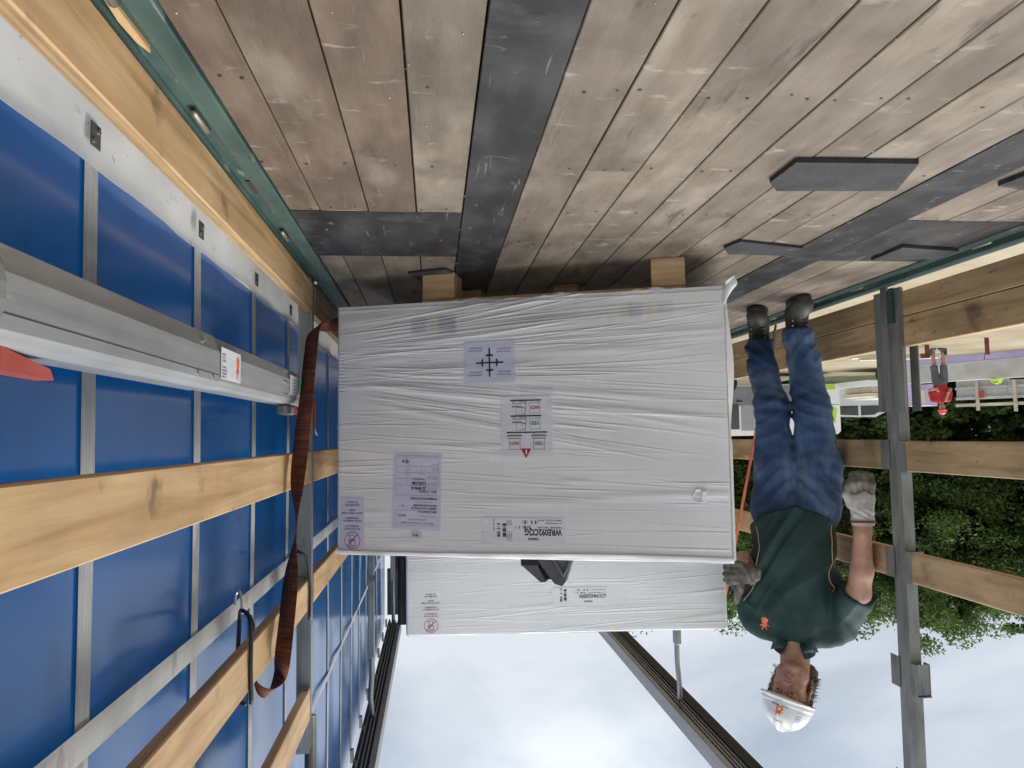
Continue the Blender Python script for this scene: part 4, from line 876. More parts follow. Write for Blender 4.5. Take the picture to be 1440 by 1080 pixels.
# ---- hair, hard hat
def hair(P):
    Q = (P-HC.astype(np.float32))@HR.astype(np.float32); A = Q.copy(); A[..., 0] = np.abs(A[..., 0])
    d = ell(Q, (0, .028, .012), (.090, .092, .082)); d = smin(d, ell(A, (.070, .030, -.025), (.017, .032, .050)), .02); d = smin(d, ell(Q, (-.045, .075, -.075), (.045, .035, .05)), .02); d = smin(d, ell(Q, (0, -.03, .045), (.079, .068, .055)), .015)
    d = np.maximum(d, -(Q[..., 1]+.074*(Q[..., 2] > .018)+(-.004)*(Q[..., 2] <= .018)+.02*(Q[..., 2] > .03)))
    return d+.005*snoise(Q, 120, 5)+.003*snoise(Q, 260, 6)
sdf('hair', (-.12, -.23, 1.58), (.16, .10, 1.86), .0045, hair, M['hair'], man)
hs = MB(); rr = random.Random(3)
for i in range(120):
    sx = -1 if rr.random() < .62 else 1; z = rr.uniform(-.085, .02); y = rr.uniform(.02, .085); x = sx*(.082+rr.random()*.012-.25*max(0, y-.06)); L_ = rr.uniform(.010, .024); u = rr.uniform(-1, 1); pts_ = []
    for k in range(5):
        a = k/4; pts_.append(h2m((x+sx*L_*a*.8+.004*math.sin(a*5+u*3), y+L_*a*(.5+.4*u)+.004*math.cos(a*6), z-L_*a*(.3-.6*u*u))))
    hs.tube(pts_, [.0012, .0012, .001, .0008, .0005], 3, cap=False)
hs.build('hair_curls', M['hair'], man, True)
helm = bpy.data.objects.new('hard_hat', None); link(helm, man); helm.matrix_local = Matrix.Translation(Vector(HC))@Matrix(HR.tolist()).to_4x4()@Matrix.Rotation(math.radians(7), 4, 'X')
def dome(P):
    q = P.copy(); d = ell(q, (0, .012, .040), (.108, .130, .128)); d = smin(d, ell(q, (0, -.05, .10), (.05, .065, .045)), .03)
    d = smin(d, np.maximum(ell(q, (0, .0, .075), (.036, .138, .103)), -(q[..., 2]-.03)), .010)
    d = np.maximum(d, -(ell(q, (0, .012, .034), (.102, .124, .122)))); z0 = .034; d = np.maximum(d, z0-q[..., 2])
    br = ell(q, (0, -.012, .036), (.117, .152, .010)); br = smax_(br, -ell(q, (0, .012, .03), (.102, .124, .05)), .002)
    bill = np.maximum(ell(q, (0, -.105, .036), (.085, .062, .010)), -ell(q, (0, .012, .03), (.102, .122, .06)))
    band = np.maximum(np.maximum(ell(q, (0, .010, .040), (.112, .134, .17)), -ell(q, (0, .010, .040), (.104, .126, .16))), np.abs(q[..., 2]-.047)-.013)
    return smin(smin(smin(d, br, .004), bill, .006), band, .004)
sdf('shell', (-.125, -.172, .015), (.125, .150, .19), .0036, dome, M['helmet'], helm)
hsh = helm.children[0]; hco = np.empty(len(hsh.data.vertices)*3); hsh.data.vertices.foreach_get('co', hco)
from mathutils.bvhtree import BVHTree
hb = BVHTree.FromPolygons([Vector(c) for c in hco.reshape(-1, 3)], [tuple(p.vertices) for p in hsh.data.polygons])
def onhelm(a, b, l):                                      # wrap (arc metres, height) print on the dome front
    th = a/.115; d = Vector((-math.sin(th), math.cos(th), 0)); h = hb.ray_cast(Vector((0, .012, b))-d*.4, d)
    return tuple(h[0]+h[1]*(l+.0012)) if h[0] else (0, 0, b)
p = Print(); lion(p, -.016, .072, .040)
p.build(helm, onhelm, .003, 'emblem')
p = Print(); p.rect(-.030, -.006, .0655, .0695, 'inkgrey'); p.rect(.0, .034, .0655, .0695, 'ink'); p.build(helm, onhelm, .0030, 'lettering')
p = Print(); p.poly([(-.105, .078), (-.072, .074), (-.070, .118), (-.100, .124)], 'white'); p.arc(-.087, .098, .0135, .0022, 0, 360, 'inkblue', 20); p.poly([(-.094, .097), (-.087, .105), (-.082, .098)], 'inkblue'); p.poly([(-.090, .090), (-.083, .093), (-.086, .096)], 'inkred'); p.build(helm, onhelm, .0015, 'badge')
p = Print(); p.poly([(-.022, .128), (.024, .128), (.020, .152), (-.018, .152)], 'paperw')
for k in range(5): p.rect(-.016+k*.007, -.0125+k*.007, .129, .1325, 'ink')
p.rect(-.017, -.0155, .137, .141, 'inkgrey'); p.rect(.016, .0175, .137, .141, 'inkgrey'); p.build(helm, onhelm, .0015, 'vent')
# ---- polo shirt
SEC = np.array([(.90, -.040, .184, -.020, .120), (1.0, -.038, .186, -.022, .136), (1.10, -.034, .187, -.022, .138), (1.2, -.028, .188, -.016, .132), (1.3, -.022, .192, -.010, .128), (1.38, -.020, .198, -.004, .124), (1.45, -.024, .186, .004, .112), (1.51, -.028, .135, .008, .092), (1.56, -.028, .07, .006, .07)])
HEM = lambda x: .925+2.7*(x+.04)**2
def shirt(P):
    z = P[..., 2]; cx, rx, cy, ry = (np.interp(z, SEC[:, 0], SEC[:, i]).astype(np.float32) for i in (1, 2, 3, 4))
    k = np.sqrt(((P[..., 0]-cx)/rx)**2+((P[..., 1]-cy)/ry)**2); d = (k-1)*np.minimum(rx, ry)
    d = np.maximum(d, z-1.545)
    d = smin(d, chain(P, [((-.03, .008, 1.515), .062), ((-.165, .006, 1.492), .060), ((-.212, .012, 1.468), .066), ((-.276, -.135, 1.292), .074)], .03), .035)
    d = smin(d, chain(P, [((-.03, .008, 1.51), .060), ((.10, .006, 1.478), .058), ((.142, .008, 1.452), .062), ((.187, .02, 1.29), .070)], .03), .035)
    # sleeve openings cut flat, hem cut
    d = np.maximum(d, -((P-np.array([-.284, -.14, 1.284], np.float32))@np.array([.34, .50, 1.0], np.float32)/1.17)*(P[..., 0] < -.215)-(P[..., 0] >= -.215)*9)
    hz = HEM(P[..., 0]); d = np.maximum(d, hz-z)
    wob = snoise(P*np.array([1, 1, .6], np.float32), 7, 21); x, y = P[..., 0], P[..., 1]
    diag = np.sin((x*1.15+z*.80+y*.2)*46+2.2*wob)*np.clip((x+.16)/.25, 0, 1)*0+np.sin((z*.75-x*1.0)*38+2.0*wob)*np.clip(1.35-np.abs(z-1.12)*3.2, 0, 1)
    arm = np.sin((z*1.0+x*1.2)*60+1.5*wob)*np.clip((-x-.16)/.06, 0, 1)
    drape = np.sin((x+.5*(1.5-z)*.3)*55+1.6*wob)*np.clip((z-1.18)/.2, 0, 1)*np.clip((1.5-z)/.1, 0, 1)
    sharp = lambda q: 1.2-2*np.abs(q)**.65
    d2_ = np.sin((z*.62-x*1.0+.15*y)*24+2.4*wob)*np.clip(1.4-np.abs(z-1.15)*3., 0, 1); d3_ = np.sin((x*1.3+z*.35)*31+2.2*wob)*np.clip((z-1.22)/.15, 0, 1)*np.clip((1.5-z)/.08, 0, 1)
    return d-.0055*diag-.003*arm-.0045*drape+.0035*snoise(P, 14, 22)-.0050*sharp(d2_)*np.clip(1.4-np.abs(z-1.15)*3., 0, 1)-.0036*sharp(d3_)*np.clip((z-1.22)/.15, 0, 1)*np.clip((1.5-z)/.08, 0, 1)
sh = sdf('polo_shirt', (-.41, -.25, .88), (.29, .20, 1.60), .0062, shirt, [M['shirt'], M['shirtblack']], man)
me = sh.data; co = np.empty(len(me.vertices)*3); me.vertices.foreach_get('co', co); co = co.reshape(-1, 3); pc = np.array([co[list(p.vertices)].mean(0) for p in me.polygons])
sidec = lambda z, s: np.interp(z, [.9, 1.05, 1.2, 1.36], [.04, .055, .06, .0]) 
def panel(pcx):
    z = pcx[:, 2]; cx = np.interp(z, SEC[:, 0], SEC[:, 1]); rx = np.interp(z, SEC[:, 0], SEC[:, 2]); ry = np.interp(z, SEC[:, 0], SEC[:, 4]); cy = np.interp(z, SEC[:, 0], SEC[:, 3])
    ang = np.degrees(np.arctan2(-(pcx[:, 1]-cy)/ry, np.abs(pcx[:, 0]-cx)/rx)); lim = np.interp(z, [.9, 1.1, 1.25, 1.37], [24, 36, 34, 8])
    return (ang < lim) & (ang > -60) & (z < 1.37) & (np.abs(pcx[:, 0]-cx) > rx*.6) & (np.abs(pcx[:, 0]-cx) < rx*1.12)
me.polygons.foreach_set('material_index', panel(pc).astype(np.int32))
dep = bpy.context.evaluated_depsgraph_get()
from mathutils.bvhtree import BVHTree
bv = BVHTree.FromPolygons([Vector(c) for c in co], [tuple(p.vertices) for p in me.polygons])
def front(x, z, lift=.002):
    h = bv.ray_cast(Vector((x, -1, z)), Vector((0, 1, 0))); return (x, (h[0].y if h[0] else -.13)-lift, z)
for s in (-1, 1):
    pts_ = []
    for z in np.linspace(1.37, 1.0, 26):
        cx, rx, cy, ry = (np.interp(z, SEC[:, 0], SEC[:, i]) for i in (1, 2, 3, 4)); a = math.radians(np.interp(z, [.9, 1.1, 1.25, 1.37], [24, 36, 34, 8])); x = cx+s*rx*math.cos(a)*1.0
        if z < HEM(x)+.005: continue
        h = bv.find_nearest(Vector((x, cy-ry*math.sin(a), z))); pts_.append(tuple(h[0]+h[1]*.001))
    MB().tube(pts_, .0026, 6).build('piping', M['piping'], man, True)
p = Print(); lion(p, .082, 1.425, .062); p.build(sh, lambda a, b, l: front(a, b, .0022+l), .0005, 'emblem')
p = Print()
for k in range(14): p.rect(-.022+.002*k*.15, -.0195+.002*k*.15, 1.42+k*.008, 1.4285+k*.008, 'shirtblack')
p.build(sh, lambda a, b, l: front(a, b, .0012+l), .0003, 'placket')
nbx, nby = -.014, -.028
def collar(P):
    q = P-np.array([nbx-.006, nby+.012, 1.545], np.float32); q = q@rotm(math.radians(6), math.radians(-14), 0).astype(np.float32); r = np.sqrt((q[..., 0]/.082)**2+(q[..., 1]/.078)**2); z = q[..., 2]
    d = np.abs((r-1+.35*(z-.01)/.08*-.9)*.08)-.0045; d = np.maximum(d, np.abs(z)-.032)
    return np.maximum(d, -np.maximum(np.abs(q[..., 0]-.004)-.026-.35*np.clip(z+.02, 0, 1)*1.2, q[..., 1]+.02))
sdf('collar', (-.14, -.16, 1.48), (.12, .12, 1.61), .004, collar, M['shirt'], man)
for s, a, b, c_ in ((-1, (-.045, -.108, 1.565), (-.118, -.085, 1.562), (-.098, -.115, 1.508)), (1, (.022, -.115, 1.545), (.082, -.075, 1.566), (.062, -.118, 1.498))):
    A_, B_, Cc = Vector(a), Vector(b), Vector(c_); m_ = (A_+B_+Cc)/3+Vector((0, -.010, 0)); q = MB(); n_ = Vector((0, .008, 0))
    q.add([A_, B_, Cc, m_, A_+n_, B_+n_, Cc+n_], [(0, 1, 3), (1, 2, 3), (2, 0, 3), (4, 6, 5), (0, 4, 5, 1), (1, 5, 6, 2), (2, 6, 4, 0)]); q.build('collar_wing', M['shirt'], man)
# ---- jeans
def jeans(P):
    z = P[..., 2]; x, y = P[..., 0], P[..., 1]
    d = ell(P, (-.042, .0, .975), (.180, .122, .135))
    R_ = chain(P, [((-.138, .0, .93), .108), ((-.146, -.015, .735), .096), ((-.132, -.045, .49), .084), ((-.105, -.04, .27), .067), ((-.086, -.055, .16), .062), ((-.084, -.06, .128), .064)], .03)
    Lg = chain(P, [((.050, .0, .93), .104), ((.036, -.01, .735), .087), ((.037, -.015, .49), .077), ((.078, .075, .27), .061), ((.088, .125, .17), .057), ((.089, .135, .142), .058)], .03)
    d = smin(d, smin(R_, Lg, .012), .03); d = np.maximum(d, z-1.06)
    d = np.maximum(d, np.where(x < 0, .132, .150)+.12*(y*.2)-z)
    wob = snoise(P, 9, 31); s = np.where(x < -.04, -1., 1.)
    kn = np.sin((z+.25*s*(x+.04)-.2*y)*95+2.2*wob)*np.exp(-((z-.47)/.10)**2)
    cf = np.sin((z+.5*s*x)*105+2.5*wob)*np.exp(-((z-.20)/.055)**2)*1.5
    cr = np.sin((z*.9-.75*np.abs(x+.045))*80+1.5*wob)*np.exp(-((z-.85)/.09)**2)*1.1
    am = np.clip(.45+.75*snoise(P, 10, 33), 0, 1.5)
    shp = lambda q, e: (1.2-2*np.abs(q)**.6)*e
    k1 = shp(np.sin((z-.55*s*(x+.04)+.2*y)*44+2.6*wob), np.exp(-((z-.50)/.13)**2)); k2 = shp(np.sin((z+.7*s*x)*60+2.2*wob), np.exp(-((z-.21)/.07)**2)); k3 = shp(np.sin((z*.8-.95*np.abs(x+.045))*46+1.8*wob), np.exp(-((z-.86)/.10)**2))
    return d-.0048*(k1+k2+k3)-.0040*(kn+cf+cr)*am+.0045*snoise(P, 17, 32)+.0022*snoise(P, 45, 34)
jn = sdf('jeans', (-.27, -.19, .10), (.20, .24, 1.07), .0062, jeans, M['jeans'], man)
co = np.empty(len(jn.data.vertices)*3); jn.data.vertices.foreach_get('co', co); co = co.reshape(-1, 3)
bj = BVHTree.FromPolygons([Vector(c) for c in co], [tuple(p.vertices) for p in jn.data.polygons])
def fj(x, z, l=.001):
    h = bj.ray_cast(Vector((x, -1, z)), Vector((0, 1, 0))); return (x, (h[0].y if h[0] else -.12)-l, z)
for pts_ in ([(-.205, .93), (-.19, .955), (-.175, .985), (-.165, 1.02)], [(.10, .93), (.088, .96), (.075, .985), (.065, 1.01)], [(-.046, .86), (-.045, .90), (-.044, .95)]):
    MB().tube([fj(*q) for q in pts_], .0018, 5).build('seam', M['jeans'], man)
# ---- boots
def boot(P):
    y = P[..., 1]; sole = np.maximum(np.maximum(ell(P, (0, -.06, .012), (.050, .150, .05)), P[..., 2]-.026), .002-P[..., 2])
    up = smin(ell(P, (.0, -.135, .045), (.047, .075, .046)), ell(P, (0, -.03, .05), (.042, .11, .055)), .03)
    up = smin(up, seg(P, (0, .01, .06), (0, .015, .20), .048, .050), .035); up = np.maximum(up, .012-P[..., 2])
    up = up+.0015*np.sin(P[..., 2]*150+P[..., 1]*60)*np.exp(-((P[..., 1]+.075)/.03)**2)*(P[..., 2] > .05)
    return smin(up, sole, .003)
xs, ys, zs = np.arange(-.07, .07, .005), np.arange(-.225, .10, .005), np.arange(-.005, .21, .005)
bme = nets('boot', xs, ys, zs, boot(grid_pts(xs, ys, zs))); bme.materials.append(M['boot']); bme.materials.append(M['sole'])
bc = np.array([p.center[2] for p in bme.polygons]); bme.polygons.foreach_set('material_index', (bc < .024).astype(np.int32))
lm = MB()
for k in range(7):
    z = .075+.019*k; y = -.105+.0095*k*1.25 if k < 4 else -.055+.004*(k-4); w_ = .026
    lm.tube([(-w_, y+.012, z), (-.008, y-.004, z+.006), (.008, y-.004, z-.004), (w_, y+.012, z+.006)], .0028, 5)
lme = lm.mesh('laces', True); lme.materials.append(M['cord'])
em = MB()
for k in range(6):
    for s in (-1, 1): em.tube([(s*.029, -.088+.011*k, .078+.021*k), (s*.031, -.093+.011*k, .079+.021*k)], .0042, 6)
eme = em.mesh('eyelets'); eme.materials.append(M['steel'])
for (x, y, rz) in ((-.085, -.055, -.14), (.087, .150, .03)):
    b_ = obj('boot', bme, None, man, loc=(x, y, 0), rot=(0, 0, rz)); obj('laces', lme, None, b_); obj('eyelets', eme, None, b_)
# ---- gloves: palm, four bent fingers and a thumb each
def gloveR(P):                                            # hanging, fingers curled, back of the hand to the camera
    d = seg(P, (-.325, -.078, 1.035), (-.326, -.084, .985), .048, .045); d = smin(d, ell(P, (-.327, -.092, .935), (.052, .034, .060)), .018)
    d = smin(d, ell(P, (-.285, -.095, .945), (.026, .026, .036)), .018)
    for i, (x, l) in enumerate(((-.366, .92), (-.343, 1.03), (-.318, 1.06), (-.293, 1.0))):
        z0 = .902; d = smin(d, chain(P, [((x*.85-.049, -.098, z0), .0165), ((x, -.118, z0-.040*l), .0155), ((x+.003, -.098, z0-.072*l), .0145), ((x+.004, -.064, z0-.072*l), .013), ((x+.005, -.052, z0-.048*l), .0125)], .003), .004)
    d = smin(d, chain(P, [((-.280, -.096, .955), .022), ((-.264, -.108, .915), .017), ((-.268, -.112, .880), .0145), ((-.276, -.108, .857), .013)], .004), .007)
    wr_ = np.sin((P[..., 2]*1.0+P[..., 0]*.7)*190+2*snoise(P, 30, 41))*np.exp(-((P[..., 2]-1.0)/.025)**2)
    return d-.0028*wr_+.0018*snoise(P, 60, 42)
g = sdf('glove', (-.42, -.16, .80), (-.22, -.01, 1.05), .0038, gloveR, [M['glove'], M['glovedark']], man, loc=(.006, -.155, -.018)); g.scale = (.96,)*3
gz = np.array([p.center[:] for p in g.data.polygons]); g.data.polygons.foreach_set('material_index', ((gz[:, 2]+.008*np.sin(gz[:, 0]*90)) < .908).astype(np.int32))
MB().tube([(-.325+.050*math.cos(a), -.078+.050*math.sin(a), 1.034+.004*math.sin(a)) for a in np.linspace(0, 2*PI, 20)[:-1]], .0045, 6, closed=True).build('glove_binding', M['cuff'], g, True)
def gloveL(P):                                            # gripping the strap, thumb up
    d = seg(P, (.150, -.245, 1.205), (.170, -.275, 1.200), .044, .040); d = smin(d, ell(P, (.192, -.298, 1.195), (.040, .030, .046)), .015)
    for i, z in enumerate((1.155, 1.180, 1.206, 1.230)):
        l = (.9, 1, 1.04, .95)[i]; d = smin(d, chain(P, [((.200, -.312, z), .0150), ((.200+.036*l, -.330, z-.003), .0145), ((.204+.046*l, -.306, z-.005), .0135), ((.196+.030*l, -.288, z-.006), .012)], .003), .004)
    d = smin(d, chain(P, [((.182, -.300, 1.215), .020), ((.190, -.318, 1.258), .0160), ((.202, -.312, 1.292), .0140), ((.208, -.302, 1.318), .0125)], .004), .006)
    wr_ = np.sin((P[..., 0]*1.0+P[..., 2]*.4)*220+2*snoise(P, 30, 43)); return d-.0018*wr_+.002*snoise(P, 60, 44)
g = sdf('glove', (.09, -.37, 1.10), (.29, -.19, 1.35), .0038, gloveL, [M['glovedark']], man)
MB().tube([(.148+.012*math.sin(a), -.238+.028*math.sin(a), 1.206+.046*math.cos(a)) for a in np.linspace(0, 2*PI, 20)[:-1]], .006, 6, closed=True).build('glove_binding', M['cuff'], man, True)

# ================================================================== BEYOND THE OPEN SIDE
# ---- trees
M['bark'] = mat('dark_bark', [(.035, .028, .02), (.07, .058, .042), (.11, .095, .07)], 3, (4, 4, .6), .9, .03, 6, (5, 5, 1))
def leafmat(name, c, tr=.5):
    return mat(name, c, .9, (1, 1, 1), .55, detail=4, mott=.35, mscale=.7, transl=tr, lohi=(.3, .7))
M['leafa'] = leafmat('oak_leaf', [(.062, .108, .022), (.105, .170, .034), (.15, .215, .05)])
M['leafb'] = leafmat('bright_leaf', [(.05, .10, .015), (.085, .15, .024), (.12, .19, .035)])
M['leafc'] = leafmat('dark_leaf', [(.052, .095, .020), (.085, .142, .030), (.125, .185, .042)])
def crown_mesh(name, seed, rad, hgt, nclump, per, leaf, base=.0, droop=.0):
    r = np.random.default_rng(seed); cl = []
    while len(cl) < nclump:
        p = r.uniform(-1, 1, 3); k = np.linalg.norm(p)
        if k > 1 or k < .28 or (k < .6 and r.random() < .6): continue
        lob = 1+.22*math.sin(3*math.atan2(p[1], p[0])+seed)+.15*math.sin(5*p[2]+seed*2)
        cl.append((p[0]*rad*lob, p[1]*rad*lob, (p[2]*.5+.5)*hgt))
    cl = np.array(cl); sz = r.uniform(.35, 1.0, nclump)*rad*.26
    ctr = np.repeat(cl, per, 0); off = r.normal(size=(nclump*per, 3)); off /= np.linalg.norm(off, axis=1)[:, None]; off *= (r.random((nclump*per, 1))**.45)*np.repeat(sz, per)[:, None]; off[:, 2] *= .62
    c = ctr+off; N_ = len(c); nrm = r.normal(size=(N_, 3)); nrm[:, 2] += .9; nrm /= np.linalg.norm(nrm, axis=1)[:, None]
    a = np.cross(nrm, r.normal(size=(N_, 3))); a /= np.linalg.norm(a, axis=1)[:, None]; b = np.cross(nrm, a); L_ = (leaf*r.uniform(.6, 1.4, (N_, 1)))
    v = np.stack([c-a*L_, c-b*L_*.55, c+a*L_-nrm*L_*.25, c+b*L_*.55], 1).reshape(-1, 3); f = np.arange(N_*4).reshape(-1, 4)
    return raw_mesh(name, v, f, False), cl
def trunk_mesh(seed, h, r0, cl, zc):
    r = random.Random(seed); mb = MB(); pts = [(0, 0, -.2)]; x = y = 0
    for k in range(1, 7): x += r.uniform(-.22, .22); y += r.uniform(-.22, .22); pts.append((x, y, h*k/6))
    mb.tube(pts, [r0*(1.25-.16*k) for k in range(7)], 8)
    for i in r.sample(range(len(cl)), 16):
        e = Vector(cl[i])+Vector((0, 0, zc)); k = r.randint(2, 5); s = Vector(pts[k]); m = s.lerp(e, .5)+Vector((r.uniform(-.3, .3), r.uniform(-.3, .3), r.uniform(.1, .6)))
        mb.tube([s, m, e], [r0*.42, r0*.24, r0*.07], 5)
    return mb.mesh('trunk', True)
kinds = []
for i, (lm_, rad, hg, nc, per, leaf, tr_h, zc, seed) in enumerate((('leafa', 3.7, 8.4, 240, 230, .074, 6.5, 1.9, 1), ('leafb', 3.0, 7.2, 190, 230, .070, 5.5, 2.2, 2), ('leafc', 4.0, 9.0, 240, 230, .078, 7, 1.6, 5))):
    cm, cl = crown_mesh('crown', seed, rad, hg, nc, per, leaf); cm.materials.append(M[lm_]); tm = trunk_mesh(seed, tr_h, .26, cl, zc); tm.materials.append(M['bark']); kinds.append((cm, tm, zc))
tl = [(-13.2, 36.5, 0, 1.12), (-16.8, 34.6, 2, .98), (-19.8, 34.0, 1, 1.02), (-22.8, 32.2, 0, 1.02), (-25.4, 30.2, 2, 1.0), (-27.8, 27.6, 0, 1.08), (-30.5, 24.5, 1, 1.05), (-9.6, 38.5, 2, 1.1), (-33.5, 21.5, 2, 1.1), (-36, 17.5, 0, 1.12),
      (-15, 42, 2, 1.1), (-20.5, 40.5, 0, 1.06), (-25.5, 37.5, 2, 1.12), (-30, 33.5, 0, 1.08), (-34, 29, 2, 1.15), (-38, 23.5, 0, 1.1), (-10, 44, 0, 1.15), (-5.5, 41, 0, 1.1), (-1, 43, 2, 1.1), (-39.5, 12, 2, 1.15), (-41, 5, 0, 1.1), (-18.2, 36.6, 0, 1.12), (-21.6, 34.2, 2, 1.12), (-24.4, 33.2, 1, 1.2), (-28.6, 30.6, 0, 1.12)]
kn = ['broad mid green tree', 'light green bushy tree', 'dark dense tree']
where = ['behind the white van roof', 'seen between the crates and the man', 'just left of the tall post above the car', 'right beside the tall grey post', 'above the lavender panel', 'above the worker in red', 'at the right picture edge over the fence', 'far side behind the rear crate', 'beyond the right picture edge', 'outside the frame past the fence', 'in the back row behind the van', 'in the back row behind the car', 'in the back row behind the tall post', 'in the back row behind the worker', 'in the back row over the dirt mound', 'in the back row outside the frame', 'in the back row behind the crates', 'hidden by the crates', 'hidden behind the blue curtain', 'far outside the frame', 'farthest outside the frame', 'rising over the man and the van', 'filling the gap left of the tall grey post', 'filling the gap right of the tall grey post', 'filling the gap above the pale fence']
for i, (x, y, k, s) in enumerate(tl):
    if i in (17, 18, 20): continue
    cm, tm, zc = kinds[k]; t = thing('tree', '%s %s' % (kn[k], where[i]), 'tree', (x, y, GZ), i*1.9, 'trees along the site edge'); t.scale = (s, s, s*(.97+.02*(i % 4)))
    obj('trunk', tm, None, t); obj('crown', cm, None, t, loc=(0, 0, zc))
sb, _ = crown_mesh('shrub_mass', 21, 2.2, 2.6, 46, 60, .13); sb.materials.append(M['leafc']); sb2, _ = crown_mesh('shrub_mass', 22, 1.8, 2.0, 40, 60, .12); sb2.materials.append(M['leafa'])
for i, (x, y, k) in enumerate(((-11.5, 34, 0), (-14.8, 33.6, 1), (-17.6, 32.6, 0), (-20.3, 31.8, 0), (-22.6, 30.4, 1), (-24.8, 28.6, 0), (-26.8, 26.6, 0), (-28.8, 24.4, 1), (-30.4, 21.8, 0), (-13, 39, 0), (-18, 38, 0), (-23, 36, 0), (-28, 32, 0), (-32, 27, 0))):
    o = obj('shrub', (sb, sb2)[k], None, None, loc=(x, y, GZ-.2), rot=(0, 0, i*2.1)); o.scale = (1.15, 1.15, 1.0)
    tag(o, '%s shrub %s' % (('dark', 'mid green')[k], ['at the foot of the trees behind the van', 'low under the trees by the man', 'between the man and the grey post', 'behind the white car', 'behind the tall post', 'behind the lavender panel', 'behind the worker in red', 'behind the pale fence middle', 'at the right end behind the dirt mound', 'deep in the shade behind the crates', 'deep in the shade behind the car', 'deep in the shade behind the post', 'deep in the shade behind the worker', 'deep in the shade at the right edge'][i]), 'shrub', 'shrubs under the trees')
r_ = np.random.default_rng(9); n_l = 60000; tt = r_.random(n_l); px_ = -46+tt*50; py_ = 22+tt*26+r_.normal(0, 1.2, n_l); pz_ = GZ+7.0*r_.random(n_l)**.8*(1+.25*np.sin(px_*.9)*np.sin(px_*.37+1)); c_l = np.stack([px_, py_, pz_], 1)
nr = r_.normal(size=(n_l, 3)); nr /= np.linalg.norm(nr, axis=1)[:, None]; a_l = np.cross(nr, r_.normal(size=(n_l, 3))); a_l /= np.linalg.norm(a_l, axis=1)[:, None]; b_l = np.cross(nr, a_l); q_l = .24*r_.uniform(.6, 1.4, (n_l, 1))
tag(obj('far_wood', raw_mesh('far_wood', np.stack([c_l-a_l*q_l, c_l-b_l*q_l*.6, c_l+a_l*q_l, c_l+b_l*q_l*.6], 1).reshape(-1, 3), np.arange(n_l*4).reshape(-1, 4), False), M['leafc']), 'dark mass of the wood behind the single trees', None, None, 'stuff')
# rough bank behind the fence
xs = np.linspace(-34, -14, 50); ys = np.linspace(0, 1, 14); Xg, Tg = np.meshgrid(xs, ys, indexing='ij')
base = 31-.52*(-Xg-14); Zg = GZ+(.10+.45*np.exp(-((Xg+27)/3.)**2)+.2*np.sin(Xg*1.3)*.4)*np.sin(Tg*PI)+.02*np.sin(Xg*9+Tg*30)
obj('grassy_bank', grid_mesh('grassy_bank', np.stack([Xg, base-3.6+Tg*5, Zg], -1)), M['grass'])['kind'] = 'structure'
M['dirt'] = mat('dry_earth', [(.16, .12, .07), (.26, .20, .125), (.34, .27, .18)], 3, rough=.95, bump=.05, bscale=6, mott=.4, mscale=1.2, spots=[(3, (1, 1, 1), .58, .7, (.08, .11, .035), .7)])
r_ = np.random.default_rng(2); aa = np.linspace(0, 2*PI, 40); ra = np.linspace(0, 1, 14); Ag, Rg_ = np.meshgrid(aa, ra, indexing='ij')
Hm = 1.15*(1-Rg_**1.6)*(1+.18*np.sin(Ag*3)+.1*np.sin(Ag*7+1)); tag(obj('dirt_mound', grid_mesh('dirt_mound', np.stack([3.6*Rg_*np.cos(Ag)*(1+.1*np.sin(Ag*4)), 2.*Rg_*np.sin(Ag), np.maximum(Hm, 0)-.02+.05*np.sin(Ag*11+Rg_*20)*(1-Rg_)], -1)), M['dirt'], None, loc=(-22.6, 23.2, GZ), rot=(0, 0, .6)), 'weedy heap of dry earth behind the pale fence at the right', 'earth mound')
# ---- concrete pool wall with lavender insulation
M['conc'] = mat('pale_concrete', [(.42, .415, .39), (.50, .495, .47), (.55, .545, .52)], 2, (1, 1, 1), .85, .006, 8, mott=.18, mscale=1.5)
M['lav'] = mat('lavender_foam', [(.46, .39, .60), (.54, .47, .68)], 3, rough=.7, mott=.12)
M['cream'] = mat('cream_card', [(.62, .55, .38), (.70, .63, .46)], 4, rough=.8, mott=.1)
A_ = Vector((-13.0, 22.3, GZ)); B_ = Vector((-15.55, 18.3, GZ)); u_ = (B_-A_).normalized(); n_ = Vector((u_.y, -u_.x, 0)); 
if n_.dot(A_) > 0: n_ = -n_
ang = math.atan2(u_.y, u_.x); LW = (B_-A_).length
t = thing('concrete_wall', 'low pale concrete pool wall with lavender foam foot behind the worker in red', 'wall', A_, ang)
q = MB().box(1.5, LW+4.5, -.14 if n_.dot(Vector((-u_.y, u_.x, 0))) < 0 else 0, 0 if n_.dot(Vector((-u_.y, u_.x, 0))) < 0 else .14, .24, .72, bev=.006); q.build('concrete_face', M['conc'], t)
sgn = -1 if n_.dot(Vector((-u_.y, u_.x, 0))) < 0 else 1
yb = lambda a, b: (min(sgn*a, sgn*b), max(sgn*a, sgn*b))
for k in range(3):
    MB().box(1.52+k*1.1, 1.52+k*1.1+1.085 if k < 2 else LW-.02, *yb(.0, .19), .0, .21, bev=.006).build('foam_block', M['lav'], t)
MB().box(1.51, LW, *yb(.0, .20), .214, .238).build('white_ledge', M['hem'], t)
toW = lambda x, y, z: A_+u_*x+Vector((-u_.y, u_.x, 0))*sgn*y+Vector((0, 0, z))
